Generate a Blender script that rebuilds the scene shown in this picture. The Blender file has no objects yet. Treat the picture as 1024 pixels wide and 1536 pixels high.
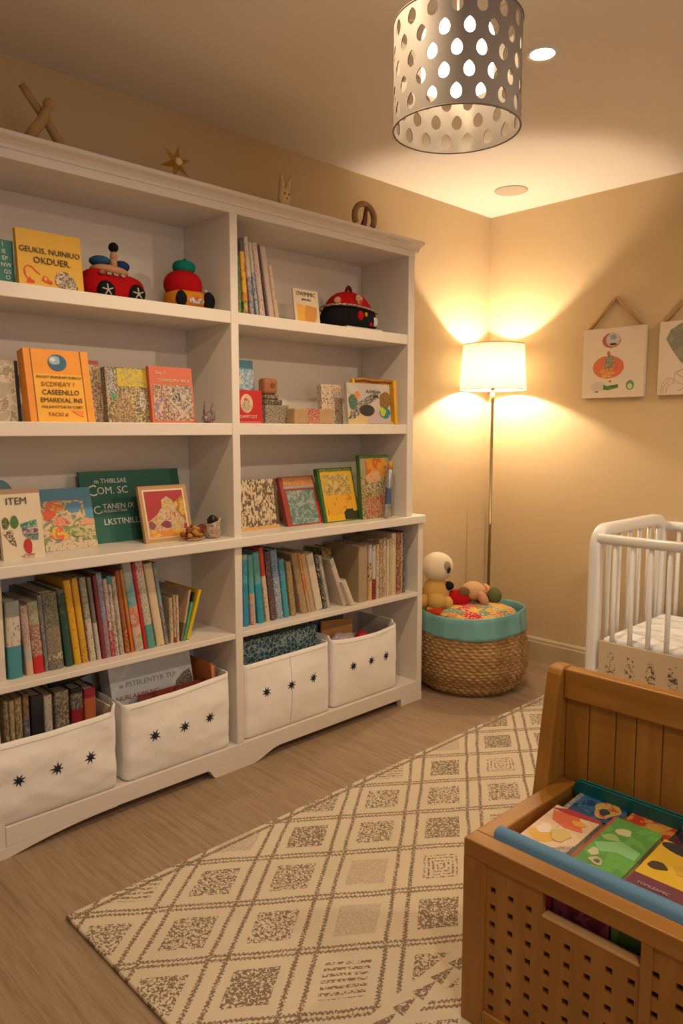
import bpy, bmesh, math, random
from mathutils import Vector, Matrix, noise
PI=math.pi
S=bpy.context.scene; C=S.collection
R=math.radians
# ------------------------------------------------------------------ materials
def nt(name):
    m=bpy.data.materials.new(name); m.use_nodes=True
    t=m.node_tree; b=t.nodes['Principled BSDF']; return m,t,b
def M(name,col,rough=.6,metal=0,bump=0,bscale=200,emit=0,spec=.5,var=0,vscale=12):
    m,t,b=nt(name)
    b.inputs['Base Color'].default_value=(*col,1); b.inputs['Roughness'].default_value=rough
    b.inputs['Metallic'].default_value=metal; b.inputs['Specular IOR Level'].default_value=spec
    if emit: b.inputs['Emission Color'].default_value=(*col,1); b.inputs['Emission Strength'].default_value=emit
    if var or bump:
        tc=t.nodes.new('ShaderNodeTexCoord')
    if var:
        n=t.nodes.new('ShaderNodeTexNoise'); n.inputs['Scale'].default_value=vscale; n.inputs['Detail'].default_value=4
        t.links.new(tc.outputs['Object'],n.inputs['Vector'])
        mx=t.nodes.new('ShaderNodeMix'); mx.data_type='RGBA'
        mx.inputs[6].default_value=(*[c*(1-var) for c in col],1); mx.inputs[7].default_value=(*[min(1,c*(1+var)) for c in col],1)
        t.links.new(n.outputs['Fac'],mx.inputs[0]); t.links.new(mx.outputs[2],b.inputs['Base Color'])
    if bump:
        n=t.nodes.new('ShaderNodeTexNoise'); n.inputs['Scale'].default_value=bscale; n.inputs['Detail'].default_value=3
        t.links.new(tc.outputs['Object'],n.inputs['Vector'])
        bp=t.nodes.new('ShaderNodeBump'); bp.inputs['Strength'].default_value=bump; bp.inputs['Distance'].default_value=.004
        t.links.new(n.outputs['Fac'],bp.inputs['Height']); t.links.new(bp.outputs['Normal'],b.inputs['Normal'])
    return m
def ramp(t,cols,lo=.32,hi=.68,const=True,weights=None):
    r=t.nodes.new('ShaderNodeValToRGB'); cr=r.color_ramp
    if const: cr.interpolation='CONSTANT'
    n=len(cols); pos=[0]+[lo+(hi-lo)*i/(n-1) if n>1 else .5 for i in range(n-1)] if not weights else weights
    while len(cr.elements)>1: cr.elements.remove(cr.elements[-1])
    cr.elements[0].position=0; cr.elements[0].color=(*cols[0],1)
    for p,c in list(zip(pos,cols))[1:]:
        e=cr.elements.new(p); e.color=(*c,1)
    return r
def art(name,cols,scale=30,seed=0,detail=2,dist=.6,stretch=(1,1,1),lo=.36,hi=.62,rough=.45,const=True,bump=0):
    scale*=1.35; detail+=1
    """printed picture / pattern: noise quantised into a few inks"""
    m,t,b=nt(name)
    tc=t.nodes.new('ShaderNodeTexCoord'); mp=t.nodes.new('ShaderNodeMapping')
    mp.inputs['Location'].default_value=(seed*3.17,seed*1.7,seed*2.3); mp.inputs['Scale'].default_value=stretch
    n=t.nodes.new('ShaderNodeTexNoise'); n.inputs['Scale'].default_value=scale; n.inputs['Detail'].default_value=detail; n.inputs['Distortion'].default_value=dist
    t.links.new(tc.outputs['Object'],mp.inputs[0]); t.links.new(mp.outputs[0],n.inputs['Vector'])
    r=ramp(t,cols,lo,hi,const); t.links.new(n.outputs['Fac'],r.inputs[0]); t.links.new(r.outputs[0],b.inputs['Base Color'])
    b.inputs['Roughness'].default_value=rough
    if bump:
        bp=t.nodes.new('ShaderNodeBump'); bp.inputs['Strength'].default_value=bump; bp.inputs['Distance'].default_value=.004
        t.links.new(n.outputs['Fac'],bp.inputs['Height']); t.links.new(bp.outputs['Normal'],b.inputs['Normal'])
    return m
def speck(name,base,spot,scale=160,seed=0,cover=.5,stretch=(1,1,1)):
    return art(name,[base,tuple((p+q*2)/3 for p,q in zip(base,spot)),spot],scale*1.7,seed,3,.3,stretch,lo=cover-.02,hi=cover+.05)

white=M('white_paint',(.75,.69,.62),.38,bump=.04,bscale=60)
white2=M('white_lacquer',(.82,.82,.82),.3)
wallm=M('wall_sand_paint',(.59,.45,.265),.85,bump=.06,bscale=240,var=.02,vscale=3)
ceilm=M('ceiling_paint',(.79,.73,.67),.9,bump=.03,bscale=200)
basem=M('baseboard_paint',(.52,.42,.28),.6)
fabricw=M('cream_canvas',(.90,.87,.83),.9,bump=.25,bscale=420,var=.05,vscale=9)
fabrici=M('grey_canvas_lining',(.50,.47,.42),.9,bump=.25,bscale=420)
navy=M('navy_thread',(.012,.016,.03),.8)
paper=art('page_edges',[(.62,.54,.40),(.50,.42,.30),(.68,.60,.46)],40,1,2,0,(12,1,.3))
brass=M('brushed_brass',(.48,.40,.24),.35,metal=.9)
gold=M('gold_leaf',(.50,.27,.05),.4,metal=.5)
drift=M('driftwood',(.44,.27,.10),.7,bump=.5,bscale=70,var=.35,vscale=25)
rabbitm=M('pale_wood',(.68,.52,.26),.6,var=.15,vscale=60)
# ------------------------------------------------------------------ mesh helpers
def box(bm,x0,x1,y0,y1,z0,z1,mi=0):
    v=[bm.verts.new(p) for p in ((x0,y0,z0),(x1,y0,z0),(x1,y1,z0),(x0,y1,z0),(x0,y0,z1),(x1,y0,z1),(x1,y1,z1),(x0,y1,z1))]
    for f in ((0,3,2,1),(4,5,6,7),(0,1,5,4),(1,2,6,5),(2,3,7,6),(3,0,4,7)):
        q=bm.faces.new([v[i] for i in f]); q.material_index=mi
def prism(bm,pts,axis,a,b,mi=0):
    """extrude 2D outline along axis ('x','y','z')"""
    def P(p,c):
        return {'x':(c,p[0],p[1]),'y':(p[0],c,p[1]),'z':(p[0],p[1],c)}[axis]
    v0=[bm.verts.new(P(p,a)) for p in pts]; v1=[bm.verts.new(P(p,b)) for p in pts]; n=len(pts)
    fs=[bm.faces.new(v0),bm.faces.new(v1[::-1])]
    for i in range(n): fs.append(bm.faces.new((v0[i],v1[i],v1[(i+1)%n],v0[(i+1)%n])))
    for f in fs: f.material_index=mi
def lathe(bm,prof,seg=48,c=(0,0),mi=0,cap=True,smooth=True):
    rings=[]
    for r,z in prof:
        rings.append([bm.verts.new((c[0]+r*math.cos(2*PI*i/seg),c[1]+r*math.sin(2*PI*i/seg),z)) for i in range(seg)])
    for a,b in zip(rings,rings[1:]):
        for i in range(seg):
            f=bm.faces.new((a[i],a[(i+1)%seg],b[(i+1)%seg],b[i])); f.material_index=mi; f.smooth=smooth
    if cap:
        if prof[0][0]>1e-4: bm.faces.new(rings[0][::-1]).material_index=mi
        if prof[-1][0]>1e-4: bm.faces.new(rings[-1]).material_index=mi
def sweep(bm,pts,r,seg=10,mi=0,cap=True,square=0,scales=None):
    pts=[Vector(p) for p in pts]; n=len(pts); up=None; rings=[]
    for i,p in enumerate(pts):
        d=(pts[min(i+1,n-1)]-pts[max(i-1,0)]).normalized()
        if up is None:
            up=Vector((0,0,1)) if abs(d.z)<.9 else Vector((1,0,0))
        up=(up-d*up.dot(d)).normalized(); s=d.cross(up)
        rr=r*(scales[i] if scales else 1); ring=[]
        for k in range(seg):
            a=2*PI*k/seg; ca,sa=math.cos(a),math.sin(a)
            if square:
                q=(abs(ca)**square+abs(sa)**square)**(-1/square)
            else: q=1
            ring.append(bm.verts.new(p+(s*ca+up*sa)*rr*q))
        rings.append(ring)
    for a,b in zip(rings,rings[1:]):
        for k in range(seg):
            f=bm.faces.new((a[k],a[(k+1)%seg],b[(k+1)%seg],b[k])); f.smooth=True; f.material_index=mi
    if cap:
        bm.faces.new(rings[0][::-1]).material_index=mi; bm.faces.new(rings[-1]).material_index=mi
def blob(bm,c,rad,mi=0,seg=20,rings=12,amp=0,freq=20,sq=1,rot=None):
    """ellipsoid with optional lumpiness; sq<1 makes it boxier"""
    V=[]
    f=lambda v:math.copysign(abs(v)**sq,v)
    for j in range(rings+1):
        ph=PI*j/rings; row=[]
        for i in range(seg):
            th=2*PI*i/seg
            p=Vector((f(math.sin(ph))*f(math.cos(th))*rad[0],f(math.sin(ph))*f(math.sin(th))*rad[1],f(math.cos(ph))*rad[2]))
            if rot: p=rot@p
            p=p+Vector(c)
            if amp: p+=((p-Vector(c)).normalized())*noise.noise(p*freq)*amp
            row.append(p)
        V.append(row)
    top=bm.verts.new(V[0][0]); bot=bm.verts.new(V[-1][0])
    rr=[[bm.verts.new(p) for p in row] for row in V[1:-1]]
    fs=[]
    for i in range(seg):
        k=(i+1)%seg
        fs.append(bm.faces.new((top,rr[0][i],rr[0][k])))
        for a,b in zip(rr,rr[1:]): fs.append(bm.faces.new((a[i],b[i],b[k],a[k])))
        fs.append(bm.faces.new((rr[-1][i],bot,rr[-1][k])))
    for q in fs: q.smooth=True; q.material_index=mi
def text_into(bm,s,size,M4,mi,thick=.0004):
    cu=bpy.data.curves.new('t','FONT'); cu.body=s; cu.size=size; cu.extrude=thick; cu.align_x='CENTER'; cu.resolution_u=2
    o=bpy.data.objects.new('t',cu); C.objects.link(o)
    dg=bpy.context.evaluated_depsgraph_get(); me=bpy.data.meshes.new_from_object(o.evaluated_get(dg))
    me.transform(M4)
    for p in me.polygons: p.material_index=mi
    n0=len(bm.faces); bm.from_mesh(me); bm.faces.ensure_lookup_table()
    for f in bm.faces[n0:]: f.material_index=mi
    bpy.data.objects.remove(o); bpy.data.curves.remove(cu); bpy.data.meshes.remove(me)
def obj(name,bm,mats,parent=None,bevel=0,subsurf=0,solid=0,smooth=False,norm=True,seg=2):
    if norm: bmesh.ops.recalc_face_normals(bm,faces=bm.faces)
    me=bpy.data.meshes.new(name); bm.to_mesh(me); bm.free()
    if not isinstance(mats,(list,tuple)): mats=[mats]
    for m in mats: me.materials.append(m)
    if smooth:
        for p in me.polygons: p.use_smooth=True
    o=bpy.data.objects.new(name,me); C.objects.link(o)
    if parent is not None: o.parent=parent
    if solid:
        d=o.modifiers.new('solid','SOLIDIFY'); d.thickness=abs(solid); d.offset=-1 if solid>0 else 1
    if bevel:
        d=o.modifiers.new('bevel','BEVEL'); d.width=bevel; d.segments=seg; d.limit_method='ANGLE'; d.angle_limit=R(35)
    if subsurf:
        d=o.modifiers.new('sub','SUBSURF'); d.levels=subsurf; d.render_levels=subsurf
    return o
def thing(name,label,cat,loc=(0,0,0),rot=(0,0,0),group=None):
    o=bpy.data.objects.new(name,None); C.objects.link(o); o.location=loc; o.rotation_euler=rot
    o.empty_display_size=.05
    return tag(o,label,cat,group)
def tag(o,label,cat,group=None,kind=None):
    o['label']=label; o['category']=cat
    if group: o['group']=group
    if kind: o['kind']=kind
    return o
def struct(name,bm,m,label=None,**k):
    o=obj(name,bm,m,**k); o['kind']='structure'
    if label: o['label']=label
    return o
B=bmesh.new
# ------------------------------------------------------------------ node DSL (rug, floor)
class N:
    def __init__(s,t,sock): s.t=t; s.s=sock
    def _op(s,op,*o):
        n=s.t.nodes.new('ShaderNodeMath'); n.operation=op
        for i,x in enumerate((s,)+o):
            if isinstance(x,N): s.t.links.new(x.s,n.inputs[i])
            else: n.inputs[i].default_value=x
        return N(s.t,n.outputs[0])
    def __add__(s,o): return s._op('ADD',o)
    def __sub__(s,o): return s._op('SUBTRACT',o)
    def __mul__(s,o): return s._op('MULTIPLY',o)
    def __truediv__(s,o): return s._op('DIVIDE',o)
    def frac(s): return s._op('FRACT')
    def floor(s): return s._op('FLOOR')
    def abs(s): return s._op('ABSOLUTE')
    def gt(s,o): return s._op('GREATER_THAN',o)
    def lt(s,o): return s._op('LESS_THAN',o)
    def mx(s,o): return s._op('MAXIMUM',o)
    def mn(s,o): return s._op('MINIMUM',o)
    def sin(s): return s._op('SINE')
def vec(t,a,b,c=0.0):
    n=t.nodes.new('ShaderNodeCombineXYZ')
    for i,x in enumerate((a,b,c)):
        if isinstance(x,N): t.links.new(x.s,n.inputs[i])
        else: n.inputs[i].default_value=x
    return n.outputs[0]
def noi(t,v,scale,detail=2,dist=0):
    n=t.nodes.new('ShaderNodeTexNoise'); n.inputs['Scale'].default_value=scale; n.inputs['Detail'].default_value=detail; n.inputs['Distortion'].default_value=dist
    t.links.new(v,n.inputs['Vector']); return N(t,n.outputs['Fac'])
def mixc(t,f,a,b):
    n=t.nodes.new('ShaderNodeMix'); n.data_type='RGBA'
    if isinstance(f,N): t.links.new(f.s,n.inputs[0])
    else: n.inputs[0].default_value=f
    for i,x in ((6,a),(7,b)):
        if isinstance(x,tuple): n.inputs[i].default_value=(*x,1)
        else: t.links.new(x,n.inputs[i])
    return n.outputs[2]
def rug_material():
    m,t,b=nt('woven_rug')
    g=t.nodes.new('ShaderNodeNewGeometry'); sp=t.nodes.new('ShaderNodeSeparateXYZ'); t.links.new(g.outputs['Position'],sp.inputs[0])
    x=N(t,sp.outputs[0]); y=N(t,sp.outputs[1]); P=vec(t,x,y)
    wob=(noi(t,P,7,1)-.5)*.06
    u=x/.128; v=y/.17
    a=(u-v+16.39)/2+wob; bb=(u+v+5.33)/2+wob
    fa=a.frac(); fb=bb.frac()
    da=(fa-.5).abs(); db=(fb-.5).abs()            # 0.5 on the lattice lines
    jag=(noi(t,P,130,1)-.5)*.16
    # zig-zag stitched lines: single across one way, doubled the other way
    zz=((bb*19).frac()-.5).abs()*.05-.0125
    la=((da+zz+jag*.12-.462).abs()).lt(.021)
    zy=((a*19).frac()-.5).abs()*.05-.0125
    lb=((db+zy+jag*.12-.395).abs()).lt(.025)
    stitch=noi(t,P,190,1,.5).gt(.40)
    lines=la.mx(lb)*stitch
    # cell fill
    ca=a.floor(); cb=bb.floor()
    wn=t.nodes.new('ShaderNodeTexWhiteNoise'); wn.noise_dimensions='2D'; t.links.new(vec(t,ca,cb),wn.inputs[0]); h=N(t,wn.outputs[0])
    inside=(da.mx(db*1.12)+jag*.12)
    fill=inside.lt(.285)
    worm=noi(t,P,150,0,.9)
    dens=h.gt(.68)*.06                                # some cells darker
    normal=(worm+dens).gt(.505)
    ringp=((inside*15).frac()).gt(.5)                     # nested squares
    isring=h.lt(.14)
    rows=((a*11).frac()).gt(.5)
    isrow=h.gt(.14)*h.lt(.27)
    light=h.gt(.27)*h.lt(.36)
    f=normal*(isring*-1+1)*(isrow*-1+1)+ringp*normal*isring+rows*worm.gt(.46)*isrow
    f=f*(light*-.75+1)*fill
    edge=((x+1.775).abs()).lt(.006)*stitch
    tri=((x+.985).abs()).lt((((y/.066).frac())*-1+1)*.017)*((x+.985).gt(-.03))*worm.gt(.40)
    keep=(x+1.02).lt(0).mx((x+.955).gt(0))
    mask=(lines.mx(f)*keep).mx(edge).mx(tri)
    # small woven texture
    fine=noi(t,P,420,1)
    dark=mixc(t,fine,(.17,.12,.082),(.31,.235,.165))
    soft=noi(t,P,5,3)
    base=mixc(t,soft,(.58,.49,.36),(.71,.62,.47))
    smudge=light*fill*.35
    base=mixc(t,smudge,base,(.46,.37,.30))
    col=mixc(t,mask,base,dark)
    t.links.new(col,b.inputs['Base Color']); b.inputs['Roughness'].default_value=.95; b.inputs['Specular IOR Level'].default_value=.1
    bp=t.nodes.new('ShaderNodeBump'); bp.inputs['Strength'].default_value=.5; bp.inputs['Distance'].default_value=.003
    hh=fine*.5+mask*-.6; t.links.new(hh.s,bp.inputs['Height']); t.links.new(bp.outputs[0],b.inputs['Normal'])
    return m
def floor_material():
    m,t,b=nt('taupe_plank_floor')
    g=t.nodes.new('ShaderNodeNewGeometry'); sp=t.nodes.new('ShaderNodeSeparateXYZ'); t.links.new(g.outputs['Position'],sp.inputs[0])
    x=N(t,sp.outputs[0]); y=N(t,sp.outputs[1])
    row=(y/.19).floor(); fy=(y/.19).frac()
    wn=t.nodes.new('ShaderNodeTexWhiteNoise'); wn.noise_dimensions='1D'; t.links.new(row.s,wn.inputs[1]); off=N(t,wn.outputs[0])
    V=vec(t,x*1.8+off*7,y*34,row*.37); V2=vec(t,x*6+off*3,y*150,row)
    n1=noi(t,V,2.2,4,.4); n2=noi(t,V2,2,3,.2)
    k=(n1*.62+n2*.45)
    r=ramp(t,[(.10,.06,.034),(.21,.135,.08),(.29,.20,.122),(.36,.26,.17)],.30,.8,False); t.links.new(k.s,r.inputs[0])
    seam=fy.lt(.008)
    col=mixc(t,seam*.35,r.outputs[0],(.10,.06,.035))
    t.links.new(col,b.inputs['Base Color']); b.inputs['Roughness'].default_value=.5; b.inputs['Specular IOR Level'].default_value=.35
    bp=t.nodes.new('ShaderNodeBump'); bp.inputs['Strength'].default_value=.25; bp.inputs['Distance'].default_value=.002
    t.links.new(k.s,bp.inputs['Height']); t.links.new(bp.outputs[0],b.inputs['Normal'])
    return m
def wood_material(name,c0,c1,c2,axis='x',scale=1.0):
    m,t,b=nt(name)
    tc=t.nodes.new('ShaderNodeTexCoord'); mp=t.nodes.new('ShaderNodeMapping')
    mp.inputs['Scale'].default_value={'x':(2,22,22),'y':(22,2,22),'z':(22,22,2)}[axis]
    t.links.new(tc.outputs['Object'],mp.inputs[0])
    n=t.nodes.new('ShaderNodeTexNoise'); n.inputs['Scale'].default_value=scale; n.inputs['Detail'].default_value=5; n.inputs['Distortion'].default_value=.6
    t.links.new(mp.outputs[0],n.inputs['Vector'])
    r=ramp(t,[c0,c1,c2],.3,.7,False,weights=[.25,.5,.75]); t.links.new(n.outputs['Fac'],r.inputs[0]); t.links.new(r.outputs[0],b.inputs['Base Color'])
    b.inputs['Roughness'].default_value=.38
    bp=t.nodes.new('ShaderNodeBump'); bp.inputs['Strength'].default_value=.12; bp.inputs['Distance'].default_value=.002
    t.links.new(n.outputs['Fac'],bp.inputs['Height']); t.links.new(bp.outputs[0],b.inputs['Normal'])
    return m
WC=((.235,.095,.013),(.325,.143,.021),(.41,.195,.036))
woodx=wood_material('honey_wood_x',*WC,'x'); woody=wood_material('honey_wood_y',*WC,'y'); woodz=wood_material('honey_wood_z',*WC,'z')
# ------------------------------------------------------------------ room
WX,WY,WR,WB,H=-2.49,3.556,1.35,-1.4,2.414
b=B(); box(b,WX-.1,WR+.1,WB-.1,WY+.1,-.1,0); struct('floor',b,floor_material())
b=B(); box(b,WX-.1,WR+.1,WB-.1,WY+.1,H,H+.1); struct('ceiling',b,ceilm)
b=B(); box(b,WX-.1,WX,WB-.1,WY+.1,0,H); struct('wall_left',b,wallm)
b=B(); box(b,WX,WR,WY,WY+.1,0,H); struct('wall_far',b,wallm)
b=B(); box(b,WX,WR,WB-.1,WB,0,H); struct('wall_back',b,wallm)
b=B()   # right wall with a window opening
wy0,wy1,wz0,wz1=-.2,1.3,.95,2.1
box(b,WR,WR+.1,WB,wy0,0,H); box(b,WR,WR+.1,wy1,WY,0,H); box(b,WR,WR+.1,wy0,wy1,0,wz0); box(b,WR,WR+.1,wy0,wy1,wz1,H)
struct('wall_right',b,wallm)
b=B()
for a,c in ((wy0,wy0+.05),(wy1-.05,wy1),((wy0+wy1)/2-.025,(wy0+wy1)/2+.025)): box(b,WR+.02,WR+.07,a,c,wz0,wz1)
for a,c in ((wz0,wz0+.05),(wz1-.05,wz1)): box(b,WR+.02,WR+.07,wy0,wy1,a,c)
struct('window_1',b,white2)
def skirting(name,prof,ax,a,c,off,sign):
    b=B()
    pts=[(off+sign*p[0],p[1]) for p in prof]
    prism(b,pts,ax,a,c); struct(name,b,basem)
bp=[(0,0),(.018,0),(.018,.105),(.014,.112),(.014,.122),(.006,.132),(0,.132)]
skirting('baseboard_far',bp,'x',WX,WR,WY,-1)
b=B(); prism(b,[(WX+p[0],p[1]) for p in bp],'y',2.66,WY-.018); struct('baseboard_left',b,basem)
b=B(); prism(b,[(WR-p[0],p[1]) for p in bp],'y',WB,WY-.018); struct('baseboard_right',b,basem)
# rug
b=B(); box(b,-1.80,-.2,.75,3.2,0,.012); rug=obj('patterned_rug',b,rug_material(),bevel=.005,seg=3)
tag(rug,'cream rug with dark brown stitched diamond pattern lying on the wooden floor','rug')
RZ=.0122
# ------------------------------------------------------------------ bookcase
XF,XB=-2.19,-2.486
ZS1,ZS2,ZW,ZS3,ZB=1.672,1.283,.873,.5174,.0955
case=thing('bookcase','tall white open-fronted bookcase with two bays along the left wall','bookcase',(-2.34,1.65,0))
def cp(name,bm,bevel=.002,mat=white,par=None):
    o=obj(name,bm,mat,case,bevel=bevel); o.matrix_parent_inverse=Matrix.Translation((2.34,-1.65,0)); return o
YL0,YL1,YR0,YR1,YR2=.745,1.585,1.618,2.528,2.612
b=B(); box(b,XB,XB+.008,YL0-.03,2.556,ZW,2.01); cp('back_panel',b,0)
b=B(); box(b,XB,XB+.008,YL0-.03,YR2+.02,ZB-.03,ZW-.03); cp('back_panel',b,0)
for n,(a,c,z0,z1) in {'side_panel':(YL0-.032,YL0,0,2.02),'divider':(YL1,YR0,ZB,2.005),'s2':(YR1,YR1+.040,ZW,2.02),'s3':(YR2,YR2+.033,0.0,ZW-.036)}.items():
    b=B(); box(b,XB+.008,XF,a,c,z0,z1); cp('divider' if n=='divider' else 'side_panel',b,.003)
def board(name,y0,y1,z0,z1,xf=XF,mat=white):
    b=B(); box(b,XB+.008,xf-.001,y0,y1,z0,z1); cp(name,b,.0025)
for z,t in ((ZS1,.042),(ZS2,.042)):
    board('shelf',YL0,YL1,z-t,z); board('shelf',YR0,YR1,z-t,z,XF-.004)
board('shelf',YL0,YL1,ZS3-.020,ZS3); board('shelf',YR0,YR2,ZS3-.020,ZS3)
board('bottom_board',YL0,YR2,.034,ZB,XF+.002)
# worktop with rounded far corner
b=B(); pts=[(XB+.008,YL0-.032),(XF+.018,YL0-.032)]
for k in range(7):
    a=k/6*PI/2; pts.append((XF+.018-.025+.025*math.cos(a),2.655-.025+.025*math.sin(a)))
pts.append((XB+.008,2.655)); prism(b,pts,'z',ZW-.036,ZW); cp('counter_shelf',b,.004)
# top fascia + crown
b=B(); box(b,XB+.008,XF+.001,YL0-.032,YR1+.04,2.003,2.03); cp('top_board',b,.002)
b=B()
prof=[(XB,2.03),(XF+.002,2.03),(XF+.004,2.040),(XF+.014,2.049),(XF+.030,2.055),(XF+.034,2.058),(XF+.034,2.068),(XB,2.068)]
prism(b,prof,'y',YL0-.06,YR1+.066); cp('crown_moulding',b,.0015)
# feet
def foot(y0,y1,outer=None):
    b=B(); pts=[]
    def ogee(ya,yb):
        return [(ya+(yb-ya)*t,.034*(1-(3*t*t-2*t*t*t))) for t in [i/10 for i in range(11)]]
    if outer=='both': pts=[(y0,.034)]+[(y,z) for y,z in [(y0+(.03)*t,.034*(1-(3*t*t-2*t**3))) for t in [i/8 for i in range(1,9)]]]+[(y1-.13+.13*t,.034*(3*t*t-2*t**3)) for t in [i/10 for i in range(0,11)]]
    elif outer=='right': pts=[(y0,.034),(y0+.002,0),(y1,0),(y1,.034)]
    else: pts=[(y0,.034),(y0,0)]+[(y0+.04+(y1-y0-.04)*t,.034*(1-(1-t)**2)) for t in [i/12 for i in range(13)]]
    prism(b,pts,'x',XF-.03,XF+.002); return cp('foot',b,.001)
foot(1.455,1.78,'both'); foot(2.50,YR2+.033,'right'); foot(YL0-.032,1.10,'left')
b=B(); box(b,XB+.01,XF-.06,YL0,YR2,0,.034)
for a in (YL0,1.56,2.5): pass
b.free()
for y in (YL0-.03,1.56,2.59):
    b=B(); box(b,XB+.02,XB+.07,y,y+.05,0,.034); cp('foot',b,.001)
# ------------------------------------------------------------------ covers palette
def mm(name,c,r=.5): return M(name,c,r,var=.08,vscale=30)
P={}
def col(c,r=.5):
    k=(c,r)
    if k not in P: P[k]=mm('print_%d'%len(P),c,r)
    return P[k]
teal=(.02,.21,.20); yel=(.70,.40,.03); org=(.80,.34,.02); red=(.50,.025,.02); dgreen=(.025,.13,.095)
cream=(.70,.60,.45); blackc=(.015,.014,.014); sky=(.10,.30,.42); navyc=(.02,.04,.09)
# ------------------------------------------------------------------ face-out book / picture
def face_book(name,label,cat,yc,w,hh,x,tilt,z,t,cover,shapes=(),texts=(),pages=True,group=None,roll=0,rot=None,loc=None,spine=None,rounded=0):
    """stands on a shelf, front towards the room. local: X width, -Y front, Z up"""
    o=thing(name,label,cat,loc or (x,yc,z),rot or (R(-tilt),R(roll),R(90)),group)
    mats=[cover]; bm=B(); tc=.0022 if pages else 0
    if pages:
        box(bm,-w/2,w/2,0,tc,0,hh); box(bm,-w/2,w/2,t-tc,t,0,hh); box(bm,-w/2,-w/2+tc,tc,t-tc,0,hh)
    else: box(bm,-w/2,w/2,0,t,0,hh)
    def mi(m):
        if m not in mats: mats.append(m)
        return mats.index(m)
    lay=0
    for sh in shapes:
        kind,p,m=sh[0],sh[1],sh[2]; lay+=1; e=-.0003*lay; k=mi(m)
        if kind=='r':
            u0,v0,u1,v1=p; pts=[(u0,v0),(u1,v0),(u1,v1),(u0,v1)]
        elif kind=='e':
            cu,cv,ru,rv=p[:4]; pts=[(cu+ru*math.cos(a*PI/12)*(1+(p[4]*.7*math.sin(a*PI/4+cu*9) if len(p)>4 else 0)),cv+rv*math.sin(a*PI/12)*(1+(p[4]*.7*math.cos(a*PI/6+cv*7) if len(p)>4 else 0))) for a in range(24)]
        else: pts=p
        P2=[(-w/2+u*w,v*hh) for u,v in pts]
        prism(bm,P2,'y',e,.0005,k)
    for s,size,u,v,m in texts:
        lay+=0; k=mi(m)
        text_into(bm,s,size,Matrix.Translation((-w/2+u*w,-.0003*(lay+1)-.0004,v*hh))@Matrix.Rotation(PI/2,4,'X'),k)
    c=obj('cover',bm,mats,o,bevel=rounded,norm=True)
    if pages:
        bm=B(); box(bm,-w/2+tc,w/2-.003,tc,t-tc,.002,hh-.003); obj('pages',bm,paper,o)
    return o
ink=M('black_ink',(.03,.025,.02),.6); inkw=M('white_chalk_ink',(.72,.75,.70),.8); inkr=M('red_ink',(.62,.06,.02),.6); inko=M('orange_ink',(.72,.18,.02),.6)
brownink=M('brown_ink',(.25,.08,.01),.6)
# ---- shelf one, left bay
face_book('picture_book','dark teal book with pale cover lettering at the far left of the top shelf','book',.862,.050,.137,-2.295,2,ZS1,.03,col((.015,.17,.14)),
   [('r',(0,0,1,.12),col((.03,.25,.18)))],[('I',.02,.40,.86,inkw),('IE',.017,.45,.72,inkw),('EP',.017,.5,.58,inkw),('NW',.017,.55,.44,inkw),('GS',.017,.6,.30,inkw),('O',.017,.62,.18,inkw)])
bwart=art('black_white_beetle',[(.03,.03,.03),(.45,.36,.25),(.08,.07,.06),(.6,.48,.3)],70,3,2,.8)
face_book('picture_book','large bright yellow book with black handwritten title on the top shelf','book',.986,.197,.176,-2.262,6,ZS1,.018,col(yel),
   [('p',[(.10,.10),(.22,.10),(.24,.14),(.18,.17),(.16,.22),(.13,.16)],inkr),('r',(.08,.055,.24,.07),inkr),
    ('p',[(.07,.30),(.09,.36),(.14,.40),(.20,.39),(.27,.32),(.33,.26),(.33,.25),(.26,.29),(.20,.36),(.14,.38),(.10,.34),(.11,.22),(.14,.15),(.12,.15),(.08,.24)],inkr),
    ('e',(.40,.19,.055,.06,.2),inkr),('e',(.40,.20,.025,.03),col(yel)),('e',(.46,.15,.045,.035,.2),inkr),('r',(.37,.06,.48,.075),inkr),
    ('p',[(.55,.13),(.54,.22),(.58,.32),(.66,.37),(.76,.35),(.84,.26),(.90,.14),(.90,.09),(.75,.07),(.62,.08)],bwart)],
   [('GEUKIS, NUINIUO',.023,.50,.62,ink),('OKDUER.',.027,.52,.45,ink)])
# ---- shelf one, right bay: face card
face_book('picture_card','small cream card with an orange shape standing beside the ladybird cushion','card',2.045,.133,.148,-2.30,8,ZS1,.006,col((.72,.60,.42)),
   [('p',[(.1,.05),(.1,.60),(.45,.56),(.48,.05)],col((.75,.40,.06))),('p',[(.42,.05),(.40,.35),(.48,.58),(.9,.55),(.88,.3),(.75,.05)],col((.62,.28,.06)))],
   [('OWMMIC',.024,.5,.82,ink),('aNN ESKc',.012,.5,.70,ink)],pages=False)
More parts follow.
